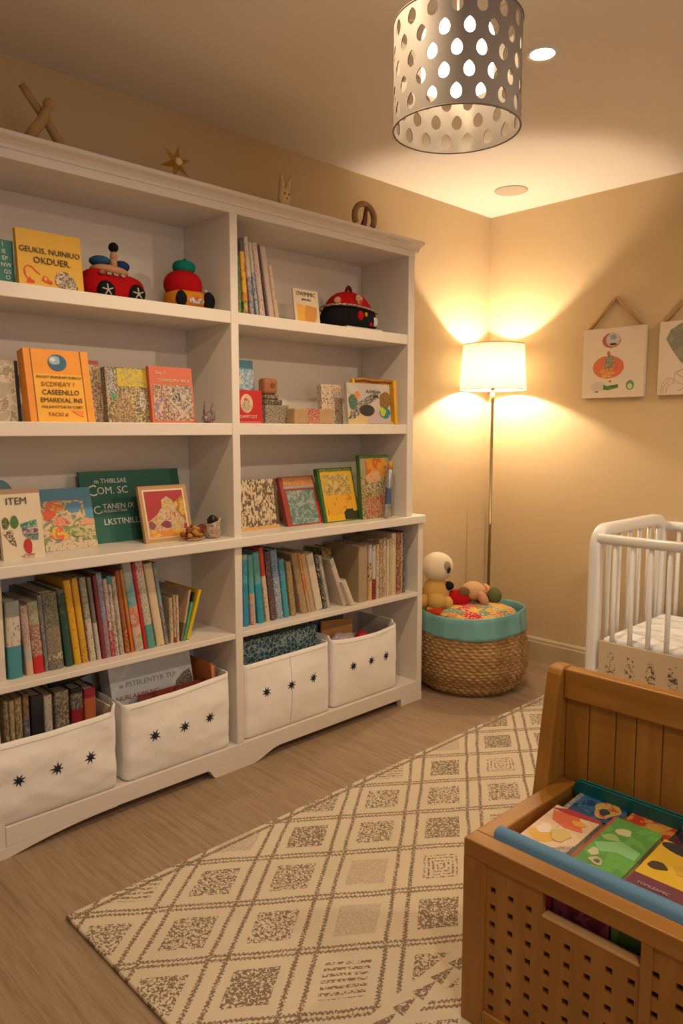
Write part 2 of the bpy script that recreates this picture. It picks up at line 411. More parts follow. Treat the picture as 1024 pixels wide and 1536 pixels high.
# ---- shelf two, left bay
stone=art('grey_stone_print',[(.52,.43,.32),(.30,.24,.17),(.60,.52,.40),(.42,.36,.27)],22,5,4,.4,lo=.4,hi=.6)
face_book('picture_book','stone-grey patterned book with black spine edge left of the orange book','book',.833,.105,.182,-2.285,6,ZS2,.03,stone,[('r',(.90,0,1,1),col(blackc))])
orl=col((.85,.42,.03)); ord_=col((.70,.22,.015))
face_book('picture_book','big thick orange book with a blue globe on its cover','book',.988,.200,.222,-2.225,11,ZS2,.045,col((.80,.30,.02)),
   [('r',(0,0,.10,1),col((.78,.27,.02))),('r',(.10,0,.88,.66),orl),('r',(.88,0,1,1),col((.80,.32,.02))),('r',(.10,0,.115,1),brownink),('r',(.868,0,.882,1),brownink),
    ('e',(.50,.82,.145,.115),col((.03,.13,.22),.25)),('e',(.46,.85,.085,.065,.12),col((.30,.42,.50))),('e',(.43,.86,.04,.03),col((.62,.66,.66))),
    ('p',[(.63,.16),(.82,.16),(.82,.07),(.72,.10)],col((.80,.24,.04)))],
   [('MOUNT SMANDAM OUBULO',.0105,.50,.60,ink),('S/CDFIEA\'Y ?',.019,.47,.49,brownink),('CASEENLLO',.0215,.50,.375,ink),('EMAREXAL INS',.0195,.50,.27,ink),('MALAWATTON DE COIIET',.0105,.5,.19,ink),('TACXI al',.016,.42,.08,brownink)])
face_book('picture_book','narrow speckled tan book half hidden right of the orange book','book',1.135,.058,.203,-2.32,8,ZS2,.02,speck('tan_speckle',(.50,.38,.25),(.20,.10,.05),90,4,.52),[('r',(0,.94,1,1),col((.35,.05,.03)))])
face_book('picture_book','leafy patterned book with a yellow panel between tan and coral books','book',1.238,.150,.182,-2.285,6,ZS2,.03,
   speck('leaf_speckle',(.55,.42,.20),(.13,.10,.06),85,7,.49),
   [('r',(.02,.45,.22,.97),speck('grey_spk',(.48,.44,.38),(.12,.11,.12),110,2,.52)),('r',(.28,.66,.99,.98),speck('yel_spk',(.62,.46,.03),(.33,.33,.12),60,6,.55)),
    ('p',[(.22,.40),(.42,.55),(.60,.36),(.70,0),(.45,0),(.1,0)],speck('brn_spk',(.50,.34,.16),(.20,.13,.07),95,9,.5)),('p',[(.10,.48),(.15,.54),(.22,.44),(.17,.43)],col((.03,.35,.18))),('e',(.85,.40,.09,.17,.1),speck('gry2',(.55,.5,.42),(.2,.2,.16),70,1,.55))])
face_book('picture_book','coral red book with a dark zigzag picture near the divider','book',1.395,.168,.192,-2.262,7,ZS2,.018,col((.62,.14,.07)),
   [('r',(.05,.04,.97,.68),speck('warm_spk',(.55,.40,.27),(.22,.10,.07),80,3,.5)),('r',(.40,.18,.97,.65),art('zigzag',[(.05,.06,.07),(.50,.38,.27),(.10,.10,.12),(.58,.45,.33)],45,8,1,1.6,lo=.42,hi=.58)),
    ('r',(.06,.1,.28,.45),art('cor_a',[(.5,.06,.03),(.25,.2,.3),(.6,.4,.3)],60,2)),('p',[(.40,.40),(.44,.42),(.86,.10),(.82,.07)],col((.55,.42,.34))),('p',[(.52,.05),(.56,.03),(.98,.33),(.97,.38)],col((.52,.40,.36)))],
   [('Ekle T',.016,.25,.86,col((.8,.6,.42))),('COMDIUMA WIUE',.0155,.55,.73,col((.75,.6,.42)))])
# ---- shelf three (counter), left bay
face_book('picture_card','cream standing board with plant and fruit drawings at counter left end','card',.870,.125,.212,-2.27,9,ZW,.018,col((.68,.58,.43)),
   [('r',(0,.93,1,1),col((.36,.22,.14))),('e',(.33,.53,.10,.09,.1),col((.06,.16,.03))),('e',(.12,.52,.09,.08,.15),speck('olv',(.2,.2,.06),(.05,.07,.03),80,1)),
    ('p',[(.46,.50),(.85,.55),(.88,.44),(.48,.42)],art('stp1',[(.08,.30,.26),(.30,.42,.34),(.05,.18,.14)],70,4)),('r',(.5,.36,.88,.42),art('stp2',[(.35,.06,.16),(.5,.4,.35),(.2,.05,.15)],80,6)),
    ('p',[(.5,.35),(.88,.35),(.86,.25),(.64,.27)],speck('stp3',(.25,.35,.25),(.06,.1,.1),90,3)),('p',[(.02,.40),(.25,.42),(.34,.18),(.22,.22)],speck('stem',(.68,.58,.43),(.12,.07,.04),70,3,.47)),
    ('e',(.60,.17,.10,.11,.1),col((.45,.02,.02))),('e',(.60,.04,.16,.03,.3),speck('rootl',(.68,.58,.43),(.3,.1,.08),90,5,.5))],
   [('ITEM',.03,.42,.78,ink)],pages=False)
face_book('picture_canvas','small painted canvas of colourful flowers under blue sky','painting',1.052,.175,.202,-2.345,14,ZW,.016,
   art('meadow_paint',[(.16,.24,.20),(.60,.40,.20),(.66,.52,.36),(.55,.42,.28),(.20,.26,.10)],26,12,4,.8,lo=.40,hi=.6),
   [('r',(0,.80,1,1),col((.07,.24,.36))),('p',[(.82,.80),(1,.80),(1,.45),(.85,.50)],col((.08,.26,.42))),('e',(.24,.70,.17,.11,.3),art('petal_o',[(.68,.30,.04),(.70,.14,.04),(.72,.44,.12)],40,2)),
    ('e',(.14,.58,.12,.08,.3),col((.62,.09,.03))),('e',(.64,.68,.15,.09,.2),col((.10,.26,.44))),('e',(.34,.46,.15,.07,.3),art('petal_p',[(.60,.16,.13),(.70,.30,.18),(.6,.1,.08)],50,5)),('r',(.72,.38,1,.47),art('petal_r',[(.60,.12,.08),(.68,.34,.2)],50,7)),
    ('e',(.30,.27,.19,.10,.25),art('petal_y',[(.70,.36,.05),(.66,.12,.04),(.70,.45,.06)],40,9)),('e',(.66,.27,.26,.07,.3),art('grass_p',[(.10,.20,.04),(.18,.28,.08),(.5,.45,.2)],70,3)),('r',(0,0,1,.12),speck('sandp',(.62,.50,.34),(.25,.22,.10),50,3,.60))],pages=False)
face_book('chalkboard','wide dark green board with white chalk lettering leaning on bookcase back','board',1.315,.385,.250,-2.385,12,ZW,.012,col(dgreen,.7),
   [],[('C',.055,.105,.66,inkw),('m THIBLSAE',.023,.29,.83,inkw),('OM. SC',.036,.30,.68,inkw),('C',.040,.13,.41,inkw),('TANEN /X',.026,.34,.47,inkw),('k MUUOICTTMN',.013,.29,.42,inkw),('LKSTINILLXN',.030,.41,.25,inkw)],pages=False)
fr=face_book('framed_picture','light wood frame with a crimson and gold flower picture','picture frame',1.375,.190,.200,-2.275,15,ZW,.014,col((.46,.27,.11)),
   [('r',(.07,.07,.93,.93),col((.72,.62,.48))),('r',(.10,.09,.90,.90),col((.38,.02,.03))),('p',[(.66,.66),(.90,.82),(.90,.30),(.5,.3)],art('goldn',[(.55,.30,.03),(.62,.38,.05),(.35,.15,.03)],30,4)),
    ('p',[(.10,.12),(.10,.36),(.30,.48),(.42,.60),(.44,.74),(.55,.80),(.66,.72),(.72,.52),(.86,.36),(.80,.12)],art('bouquet',[(.62,.50,.30),(.30,.22,.08),(.68,.60,.44),(.42,.06,.08),(.58,.44,.12)],55,15,3,.9,lo=.40,hi=.6)),
    ('e',(.47,.30,.11,.06,.25),col((.22,.03,.07))),('e',(.17,.30,.07,.07,.2),col((.25,.05,.06))),('r',(.10,.09,.90,.20),art('marigold',[(.70,.30,.02),(.72,.42,.05),(.62,.22,.02)],50,6))],pages=False)
# ---- shelf two, right bay
face_book('picture_book','pale blue snowy book standing behind the small red book','book',1.738,.130,.243,-2.335,5,ZS2,.02,art('snow_print',[(.12,.30,.44),(.40,.48,.52),(.13,.32,.48),(.55,.56,.55)],60,4,3,.6,lo=.44,hi=.58),
   [('r',(.0,.86,1,1),col((.10,.30,.46))),('p',[(.0,.72),(.5,.74),(.62,.62),(.0,.64)],col((.55,.55,.5)))])
face_book('picture_book','small red book with a cream oval on its cover','book',1.708,.112,.123,-2.245,3,ZS2,.02,col((.48,.012,.015)),
   [('e',(.36,.60,.25,.28),col((.60,.48,.32))),('e',(.36,.55,.18,.18,.3),speck('ovl',(.60,.48,.32),(.28,.18,.12),110,6,.5)),('e',(.32,.72,.07,.04,.3),inkr),('r',(.02,.03,.9,.05),col((.5,.3,.25)))],[('TOAMITCEIT',.0155,.36,.16,col((.72,.55,.45)))])
face_book('marbled_block','cream marbled upright block behind the picnic picture book','block',2.172,.118,.165,-2.29,4,ZS2,.03,speck('marble_print',(.62,.50,.38),(.25,.17,.12),60,14,.57),pages=False,rounded=.004)
face_book('picture_book','grey picture book with a black oval on its cover before the yellow tray','book',2.315,.262,.171,-2.212,5,ZS2,.015,art('lav_cover',[(.42,.40,.36),(.50,.45,.40),(.45,.40,.38)],8,3,2,.3),
   [('r',(0,.0,.45,.30),col((.60,.44,.22))),('p',[(0,.12),(.1,.42),(.45,.68),(.70,.82),(.72,.66),(.52,.52),(.40,.36),(.15,.14)],speck('twig',(.45,.40,.34),(.06,.06,.05),95,4,.5)),
    ('e',(.12,.54,.10,.17,.2),speck('grn_l',(.10,.20,.13),(.05,.10,.08),90,3)),('e',(.23,.72,.06,.09,.2),col((.60,.22,.07))),('e',(.88,.60,.15,.20,.2),speck('rust',(.35,.17,.04),(.12,.08,.02),80,3)),
    ('p',[(.42,.02),(.95,.02),(.8,.2),(.66,.36),(.50,.2)],col((.48,.38,.38))),('e',(.44,.34,.17,.14),col((.035,.03,.03))),('e',(.85,.29,.13,.14,.1),col((.03,.20,.20))),('e',(.80,.31,.07,.10,.3),col((.45,.52,.03)))],
   [('PLOWS RA',.018,.60,.77,ink),('CTRAL',.018,.62,.66,ink)])
o=thing('yellow_tray','yellow and brown tray propped behind the black oval picture book','tray',(-2.236,2.375,ZS2),(R(-4),0,R(90)))
tw,th=.262,.192; tym=M('yellow_lacquer',(.68,.38,.02),.35); tbm=M('amber_lacquer',(.38,.16,.02),.4,var=.4,vscale=30)
bm=B(); box(bm,-tw/2+.012,tw/2-.012,.008,.014,.01,th-.01); obj('tray_base',bm,tbm,o)
bm=B(); box(bm,-tw/2,-tw/2+.014,0,.02,0,th); box(bm,tw/2-.02,tw/2,-.012,.02,0,th); box(bm,-tw/2,tw/2,0,.02,0,.012); obj('tray_rim',bm,tym,o,bevel=.003)
bm=B(); sweep(bm,[(-tw/2+.01,.006,th-.006),(-tw/4,.006,th),(0,.006,th-.005),(tw/4,.006,th-.002),(tw/2-.008,.006,th-.006)],.0075,8); obj('rolled_top_edge',bm,tbm,o)
# box stack on shelf two, right
o=thing('patterned_box','grey mottled gift box standing right of the red book','box',(-2.285,1.875,ZS2),(0,0,R(90)))
gs=speck('grey_mottle',(.38,.31,.23),(.14,.11,.08),95,8,.5)
bm=B(); box(bm,-.066,.052,0,.06,0,.072); obj('box_body',bm,gs,o,bevel=.004)
bm=B(); box(bm,-.068,.020,0,.055,.072,.093); box(bm,-.068,.0,0,.05,.093,.112); obj('box_lid',bm,speck('dark_mottle',(.30,.22,.15),(.06,.045,.035),90,3,.48),o,bevel=.005)
o=thing('wooden_block','rounded rust-brown wooden block on top of the mottled box','block',(-2.285,1.84,ZS2+.112),(0,0,R(90)))
bm=B(); box(bm,-.036,.034,0,.045,0,.062); obj('block_body',bm,M('rust_wood',(.33,.12,.04),.5,var=.3,vscale=40),o,bevel=.014,seg=4)
bm=B(); lathe(bm,[(.010,.0),(.010,.002)],20); bmesh.ops.rotate(bm,verts=bm.verts,matrix=Matrix.Rotation(PI/2,3,'X')); bmesh.ops.translate(bm,verts=bm.verts,vec=(.005,0,.034)); obj('round_inlay',bm,col((.18,.05,.02)),o)
o=thing('low_box','low kraft-brown box with a red printed band in shelf middle','box',(-2.24,2.02,ZS2),(0,0,R(90)))
bm=B(); box(bm,-.104,.104,0,.07,0,.060); obj('box_body',bm,M('kraft_card',(.42,.27,.13),.8,var=.2,vscale=20),o,bevel=.006,seg=3)
bm=B(); box(bm,-.035,.030,-.0008,.071,0,.0605); obj('printed_band',bm,speck('red_band',(.55,.32,.22),(.34,.05,.05),120,5,.5),o,bevel=.001)
# ---- counter, right bay
face_book('picture_book','cream book with dark brown leaf print and tan strip at divider','book',1.778,.218,.196,-2.30,8,ZW,.022,speck('leafprint',(.62,.50,.33),(.13,.09,.05),55,11,.52,(1,1,.55)),
   [('r',(0,0,1,.065),col((.62,.36,.13))),('r',(.94,.07,1,1),col((.10,.06,.03)))],rounded=.003)
face_book('picture_book','teal blue book with an orange top band leaning on the counter','book',2.012,.187,.206,-2.285,18,ZW,.020,col((.30,.045,.035)),
   [('r',(.10,.80,.97,.98),art('orng_band',[(.55,.16,.04),(.60,.24,.06),(.4,.2,.1)],35,3)),('r',(.08,.755,.97,.80),col((.30,.33,.33))),('r',(.14,.03,.92,.71),art('teal_paint',[(.10,.19,.19),(.15,.25,.24),(.34,.38,.32),(.13,.22,.22)],22,14,5,.7,lo=.42,hi=.60)),('r',(.93,0,1,.45),col((.62,.03,.02)))])
face_book('picture_book','yellow landscape book with a green spine on the counter','book',2.205,.205,.232,-2.265,14,ZW,.022,col((.035,.13,.03)),
   [('r',(.07,.02,.97,.93),col((.70,.40,.02))),('r',(.06,.93,.98,.985),speck('moss',(.35,.42,.10),(.06,.16,.03),80,2,.5)),('r',(.10,.50,.86,.88),art('fields',[(.50,.36,.06),(.42,.33,.12),(.30,.17,.05),(.56,.42,.14)],28,11,3,1,lo=.42,hi=.58)),
    ('r',(.12,.14,.86,.50),art('fields2',[(.66,.30,.02),(.60,.20,.02),(.68,.36,.03)],24,5,3,.8)),('p',[(.58,.03),(.57,.16),(.65,.22),(.83,.22),(.86,.17),(.97,.18),(.97,.02)],col((.02,.035,.01)))])
face_book('picture_book','tall book with orange sunset garden picture at counter right end','book',2.397,.190,.278,-2.245,5,ZW,.020,col((.05,.12,.03)),
   [('r',(.02,.0,.98,.95),speck('gdn',(.50,.36,.18),(.16,.14,.06),70,4,.5)),('r',(.20,.66,.86,.94),art('sunset',[(.58,.22,.02),(.62,.28,.03),(.5,.12,.02)],20,4)),('r',(.20,.42,.96,.62),speck('gdn2',(.52,.42,.25),(.14,.13,.06),70,5,.5)),('e',(.45,.66,.24,.09,.2),art('gdn3',[(.55,.10,.05),(.60,.36,.18)],60,6)),
    ('r',(.14,.03,.80,.34),speck('gdn4',(.40,.28,.15),(.42,.05,.04),60,8,.53)),('r',(.02,.66,.18,.95),col((.30,.30,.18)))])
o=thing('silver_tube','slim silver and blue tube leaning against the sunset garden book','tube',(-2.212,2.418,ZW+.002),(R(-3),R(9),R(90)))
bm=B(); lathe(bm,[(.004,0),(.0125,.004),(.0125,.236),(.008,.244)],20); obj('tube_body',bm,M('silver_foil',(.42,.44,.48),.25,metal=.6,var=.4,vscale=60),o)
bm=B(); lathe(bm,[(.0132,.06),(.0132,.13)],20,cap=False); obj('blue_label',bm,col((.05,.09,.20),.3),o)
bm=B(); lathe(bm,[(.013,.212),(.013,.246),(.006,.252)],20); obj('cap',bm,col((.50,.26,.04)),o)
# ------------------------------------------------------------------ rows of spines
def spine_book(label,y0,t,h,depth,lean,x,z,bands,soft=.0,group=None,pivot='l'):
    """bands: [(v0,v1,mat)...] bottom to top on cover"""
    o=thing('book',label,'book',(x,y0,z),(0,R(-lean),R(90)),group)
    x0=0 if lean>=0 else -t
    mats=[]; 
    for _,_,m in bands:
        if m not in mats: mats.append(m)
    bm=B(); tc=min(.0025,t*.16); r=min(t*.45,.006)
    out=[(x0,depth)]
    for k in range(7):
        a=PI-k/6*PI; out.append((x0+t/2+t/2*math.cos(a),r-r*math.sin(a)))
    out.append((x0+t,depth))
    inn=[(x0+t-tc,depth),(x0+t-tc,r+.002),(x0+tc,r+.002),(x0+tc,depth)]
    ring=out+inn; zs=[bands[0][0]]+[q[1] for q in bands]
    rings=[[bm.verts.new((p[0],p[1],v*h)) for p in ring] for v in zs]; n=len(ring)
    for bi,(a,c) in enumerate(zip(rings,rings[1:])):
        k=mats.index(bands[bi][2])
        for i in range(n):
            f=bm.faces.new((a[i],a[(i+1)%n],c[(i+1)%n],c[i])); f.material_index=k
    # close ends
    for ringv in (rings[0],rings[-1]):
        k=0 if ringv is rings[0] else mats.index(bands[-1][2])
        q=ringv; m_=len(out)
        bm.faces.new([q[i] for i in list(range(1,m_-1))+[m_+1,m_+2]]).material_index=k
        bm.faces.new([q[0],q[1],q[m_+2],q[m_+3]]).material_index=k
        bm.faces.new([q[m_-2],q[m_-1],q[m_],q[m_+1]]).material_index=k
    obj('cover',bm,mats,o)
    bm=B(); box(bm,x0+tc,x0+t-tc,r+.002,depth-.004,.003,h-.004); obj('pages',bm,paper,o)
    return o
def row(items,x,z,k,ymax,depth=(.20,.245),group=None,h_k=None):
    rnd=random.Random(7); prev=None; objs=[]
    for lab,y,t,h,lean,bands in items:
        y=y*k; t=t*k*.97; hh=h*k; y0=y
        th=R(lean)
        if lean<0: yb=y+t     # pivot bottom-right
        else: yb=y
        if prev:
            pe_b,pe_h,pth,ph=prev   # right edge line of previous book: bottom y, height, lean
            hm=min(hh*math.cos(th),ph)
            # left edge of this at height z: yl(z)
            def left(zz):
                if lean>=0: return yb-zz*math.tan(th)
                return yb-t/math.cos(th)-zz*math.tan(th)
            def rightp(zz): return pe_b-zz*math.tan(pth)
            need=max(rightp(0)-left(0),rightp(hm)-left(hm),0)+.0006
            if need>.0007: yb+=need
        if lean>=0: pe=(yb+t/math.cos(th),0)
        else: pe=(yb,0)
        prev=(pe[0],0,th,hh*math.cos(th)+t*abs(math.sin(th)))
        top=pe[0]-(hh)*math.sin(th) if lean<0 else pe[0]
        if max(top,pe[0])>ymax: print('ROW over',lab,round(top,3))
        d=rnd.uniform(*depth)
        objs.append(spine_book(lab,yb,t,hh,d,lean,x,z,bands,group=group))
    return objs
def one(m): return [(0,1,m)]
def b2(*a):
    out=[];v=0
    for h,m in a: out.append((v,h,m)); v=h
    return out
sp=lambda nme,b_,s_,sc=150,sd=0,cv=.5,st=(1,1,.5): speck(nme,b_,s_,sc,sd,cv,st)
whitec=(.66,.60,.52)
G1='books on the lower left shelf'
L=[
('tall white book standing at the left end of the lower left shelf',.748,.030,.318,.3,b2((.22,col((.60,.54,.46))),(1,col(whitec)))),
('grey book with a white label and teal base beside the tall white book',.784,.042,.232,.3,b2((.16,col((.05,.24,.30))),(.42,col((.06,.26,.32))),(.80,sp('lbl_a',(.58,.53,.44),(.20,.14,.12),60,1,.62)),(1,col((.30,.34,.32))))),
('thin pinkish white book above a peach block on the lower left shelf',.830,.022,.214,3.2,b2((.20,col((.62,.42,.28))),(.40,col((.42,.44,.38))),(1,sp('pk',(.55,.42,.38),(.35,.24,.22),140,3,.5)))),
('grey green book with a bright red base on the lower left shelf',.856,.032,.222,3.4,b2((.24,col((.52,.02,.02))),(.68,sp('gr1',(.48,.36,.28),(.28,.10,.08),120,5,.5)),(1,sp('gr2',(.26,.27,.18),(.40,.38,.28),150,6,.5)))),
('slim slate blue worn book left of the thick mottled book',.889,.012,.238,3.6,one(sp('sl',(.14,.15,.18),(.30,.28,.26),110,5,.55))),
('thick dark mottled book with a pale emblem near its foot',.902,.048,.240,3.8,b2((.12,sp('bd1',(.10,.09,.07),(.25,.23,.18),160,2,.5)),(.20,sp('bd2',(.50,.46,.32),(.18,.17,.12),80,3,.5)),(.55,sp('bd3',(.16,.13,.10),(.30,.24,.18),150,4,.5)),(1,sp('bd4',(.22,.22,.15),(.09,.09,.07),130,5,.5)))),
('dark forest green book between the mottled and yellow books',.955,.024,.246,5.2,b2((.5,col((.02,.07,.05))),(.95,sp('dg',(.02,.06,.04),(.08,.14,.05),60,2,.6)),(1,col((.12,.11,.09))))),
('left one of the two tall mustard yellow books',.985,.023,.272,5.8,one(sp('ye1',(.66,.37,.02),(.42,.20,.01),70,3,.62,(1,1,1)))),
('right one of the two tall mustard yellow books',1.010,.021,.276,5.8,b2((.3,sp('ye2',(.62,.34,.03),(.22,.10,.02),90,4,.60,(1,1,1))),(.95,col((.62,.34,.03))),(1,sp('ye3',(.6,.36,.06),(.3,.2,.08),60,4)))),
('white book with small dark bird marks right of the mustard books',1.036,.021,.274,5.8,b2((.5,sp('bi',(.60,.54,.42),(.08,.07,.06),110,4,.60)),(1,sp('bi2',(.42,.40,.30),(.20,.22,.14),140,5,.5)))),
('thin grey book with a pale lower spine on the lower left shelf',1.060,.014,.272,5.8,b2((.45,col((.50,.45,.42))),(1,col((.17,.16,.13))))),
('thin maroon book on the lower left shelf',1.077,.012,.275,5.4,one(col((.22,.03,.05)))),
('blue and mauve speckled book with turquoise head',1.089,.019,.280,5.2,b2((.45,sp('bm1',(.40,.28,.32),(.26,.16,.20),140,3,.5)),(.9,sp('bm2',(.36,.34,.40),(.18,.18,.28),150,4,.5)),(1,sp('bm3',(.12,.30,.42),(.40,.42,.45),120,4,.5)))),
('thin pink and crimson patterned book beside the turquoise-headed book',1.106,.014,.258,5.0,b2((.34,sp('pc',(.42,.04,.07),(.58,.32,.3),110,3,.55)),(.6,sp('pc2',(.60,.48,.42),(.35,.05,.06),110,4,.55)),(1,sp('pc3',(.45,.30,.34),(.62,.5,.45),110,5,.5)))),
('white book with dotted spine and teal head beside the crimson book',1.121,.014,.266,5.0,b2((.9,sp('wd',(.60,.52,.44),(.16,.12,.10),120,6,.57)),(1,col((.05,.28,.32))))),
('grey cream book right of the dotted white book',1.136,.016,.262,5.4,one(sp('gc',(.50,.44,.36),(.32,.26,.2),80,6,.55))),
('brown red book with orange flecks on the lower left shelf',1.157,.016,.280,6.2,b2((.35,sp('br1',(.28,.05,.02),(.55,.30,.05),120,3,.55)),(1,col((.34,.10,.04))))),
('very thin bright orange book on the lower left shelf',1.175,.011,.282,6.8,b2((.35,col((.62,.16,.01))),(1,col((.50,.22,.05))))),
('wide teal and pink watercolour book in the middle of the row',1.190,.033,.302,7.6,b2((.18,sp('tp0',(.55,.50,.38),(.4,.3,.22),90,3)),(.42,art('tp1',[(.60,.38,.30),(.62,.42,.36),(.55,.2,.16)],20,4)),(.5,art('tp2',[(.62,.13,.16),(.60,.3,.2)],30,4)),(.9,art('tp3',[(.10,.34,.34),(.20,.38,.40),(.34,.42,.42)],14,8,2,.4)),(1,col((.36,.40,.40))))),
('thin scarlet book beside the watercolour book',1.227,.011,.297,7.8,one(col((.52,.02,.02)))),
('white floral book with a solid teal base',1.240,.029,.301,8.0,b2((.27,col((.10,.32,.30))),(.70,sp('wf',(.62,.58,.50),(.36,.33,.26),130,5,.5)),(.86,sp('wf2',(.62,.55,.5),(.30,.32,.26),110,4,.55)),(1,sp('wf3',(.66,.56,.52),(.50,.10,.10),90,6,.55)))),
('plain thick cream book near the end of the leaning row',1.274,.031,.290,8.4,b2((.15,sp('cr',(.66,.55,.33),(.5,.38,.2),60,2,.6)),(1,col((.66,.53,.36))))),
('narrow blue patterned book ending the leaning row',1.306,.013,.290,8.4,b2((.5,sp('bp1',(.10,.15,.2),(.36,.30,.24),120,1,.5)),(.75,col((.20,.32,.36))),(1,sp('bp2',(.10,.20,.26),(.32,.36,.34),110,2,.5)))),
]
row(L,-2.245,ZS3,1.017,1.577,group=None)
L2=[
('short cream paperback just right of the leaning row',1.325,.014,.158,1,one(sp('sc1',(.56,.46,.30),(.34,.24,.14),110,2,.55))),
('short tan paperback with red foot',1.339,.010,.166,0,b2((.12,col((.35,.03,.03))),(1,sp('sc2',(.55,.42,.28),(.3,.18,.1),110,3,.55)))),
('short beige paperback beside the peach one',1.350,.010,.164,0,one(sp('sc3',(.60,.48,.33),(.36,.25,.16),110,4,.55))),
]
row(L2,-2.245,ZS3,1.017,1.577)
L3=[
('short peach book leaning right with the green and yellow ones',1.3655,.0085,.178,-12,b2((.35,col((.20,.15,.12))),(1,col((.55,.36,.24))))),
('thin green book leaning against the bright yellow book',1.376,.008,.168,-15,b2((.8,sp('gsl',(.08,.42,.24),(.16,.5,.3),60,3,.6)),(1,col(blackc)))),
('bright yellow book leaning right at the end of the lower left shelf',1.388,.013,.176,-18,one(col((.70,.48,.01)))),
]
row(L3,-2.245,ZS3,1.017,1.577)
Rr=[
('bright blue thin book first beside the divider',1.637,.025,.272,1.0,b2((.6,col((.03,.25,.42))),(.93,sp('bb',(.06,.34,.42),(.3,.45,.45),90,2,.62)),(1,col((.35,.40,.40))))),
('turquoise book with orange and mauve lower half',1.671,.024,.268,2.8,b2((.12,sp('to0',(.5,.42,.36),(.5,.05,.04),80,2,.55)),(.30,art('to1',[(.34,.24,.28),(.46,.34,.34)],40,3)),(.45,art('to2',[(.55,.26,.12),(.5,.4,.3)],40,4)),(1,col((.10,.36,.36))))),
('wide turquoise blue book beside the red-headed book',1.704,.030,.276,5.0,b2((.55,col((.03,.28,.40))),(1,sp('wt',(.08,.32,.35),(.14,.38,.40),60,3,.5)))),
('cream dotted book with a scarlet upper half',1.742,.020,.290,6.6,b2((.5,sp('cs',(.60,.50,.38),(.25,.14,.10),90,3,.62)),(.62,col((.58,.48,.36))),(1,col((.58,.07,.03))))),
('dark plum and navy speckled book on the lower right shelf',1.768,.026,.272,6.9,b2((.4,sp('pl1',(.10,.045,.05),(.22,.14,.12),120,3,.55)),(1,sp('pl2',(.05,.045,.06),(.30,.14,.12),110,4,.57)))),
('blue book with dense white lettering on the lower right shelf',1.797,.033,.276,7.0,b2((.6,sp('bw1',(.08,.16,.28),(.46,.50,.55),115,3,.49,(1,1,1))),(1,sp('bw2',(.10,.20,.36),(.30,.38,.46),115,4,.55,(1,1,1))))),
('shorter sky blue book beside the lettered blue book',1.834,.026,.234,7.0,b2((.6,col((.06,.32,.42))),(1,sp('sb',(.07,.28,.40),(.20,.4,.48),80,3,.6)))),
('olive gold worn book on the lower right shelf',1.868,.027,.220,7.0,one(sp('og',(.26,.18,.07),(.42,.34,.18),130,4,.52))),
('thick tan leather-look book leaning left on the lower right shelf',1.922,.034,.252,12.4,b2((.5,sp('tl',(.34,.21,.11),(.46,.32,.2),110,2,.52)),(1,col((.30,.21,.11))))),
('thin orange-red striped book beside the tan leather-look book',1.957,.012,.252,12.8,b2((.35,col((.50,.36,.2))),(1,sp('ors',(.60,.14,.03),(.62,.36,.14),90,4,.52)))),
('beige paper-covered book beside the orange striped book',1.970,.024,.246,13.0,one(col((.48,.34,.2)))),
('thick plain ivory book leaning left on the lower right shelf',2.001,.038,.240,13.2,one(col((.64,.56,.44)))),
('black and cream speckled book beside the thick ivory book',2.044,.016,.234,13.2,one(sp('bc',(.05,.05,.04),(.50,.46,.38),90,4,.58))),
('slim grey book beside the black speckled book',2.062,.018,.228,13.2,one(sp('sg',(.34,.31,.27),(.50,.46,.4),70,4,.5))),
]
row(Rr,-2.245,ZS3,1.017,2.552)
GM='cream'
row([('ivory book leaning steeply in the gap of the lower right shelf',2.172,.026,.222,22,b2((.85,col((.56,.48,.40))),(1,sp('il',(.44,.42,.30),(.26,.24,.16),80,3,.55))))],-2.225,ZS3,1.0,2.552,depth=(.10,.12))
row([('small ivory book leaning on the steep ivory one',2.196,.024,.122,26,one(col((.62,.55,.44))))],-2.205,ZS3,1.0,2.552,depth=(.08,.085))
R2=[
('yellow gold book standing upright behind the small ivory book',2.158,.062,.235,0,b2((.78,col((.46,.28,.05))),(1,sp('ygs',(.40,.28,.08),(.08,.07,.04),70,3,.5))))]
row(R2,-2.345,ZS3,1.0,2.552,depth=(.11,.12))
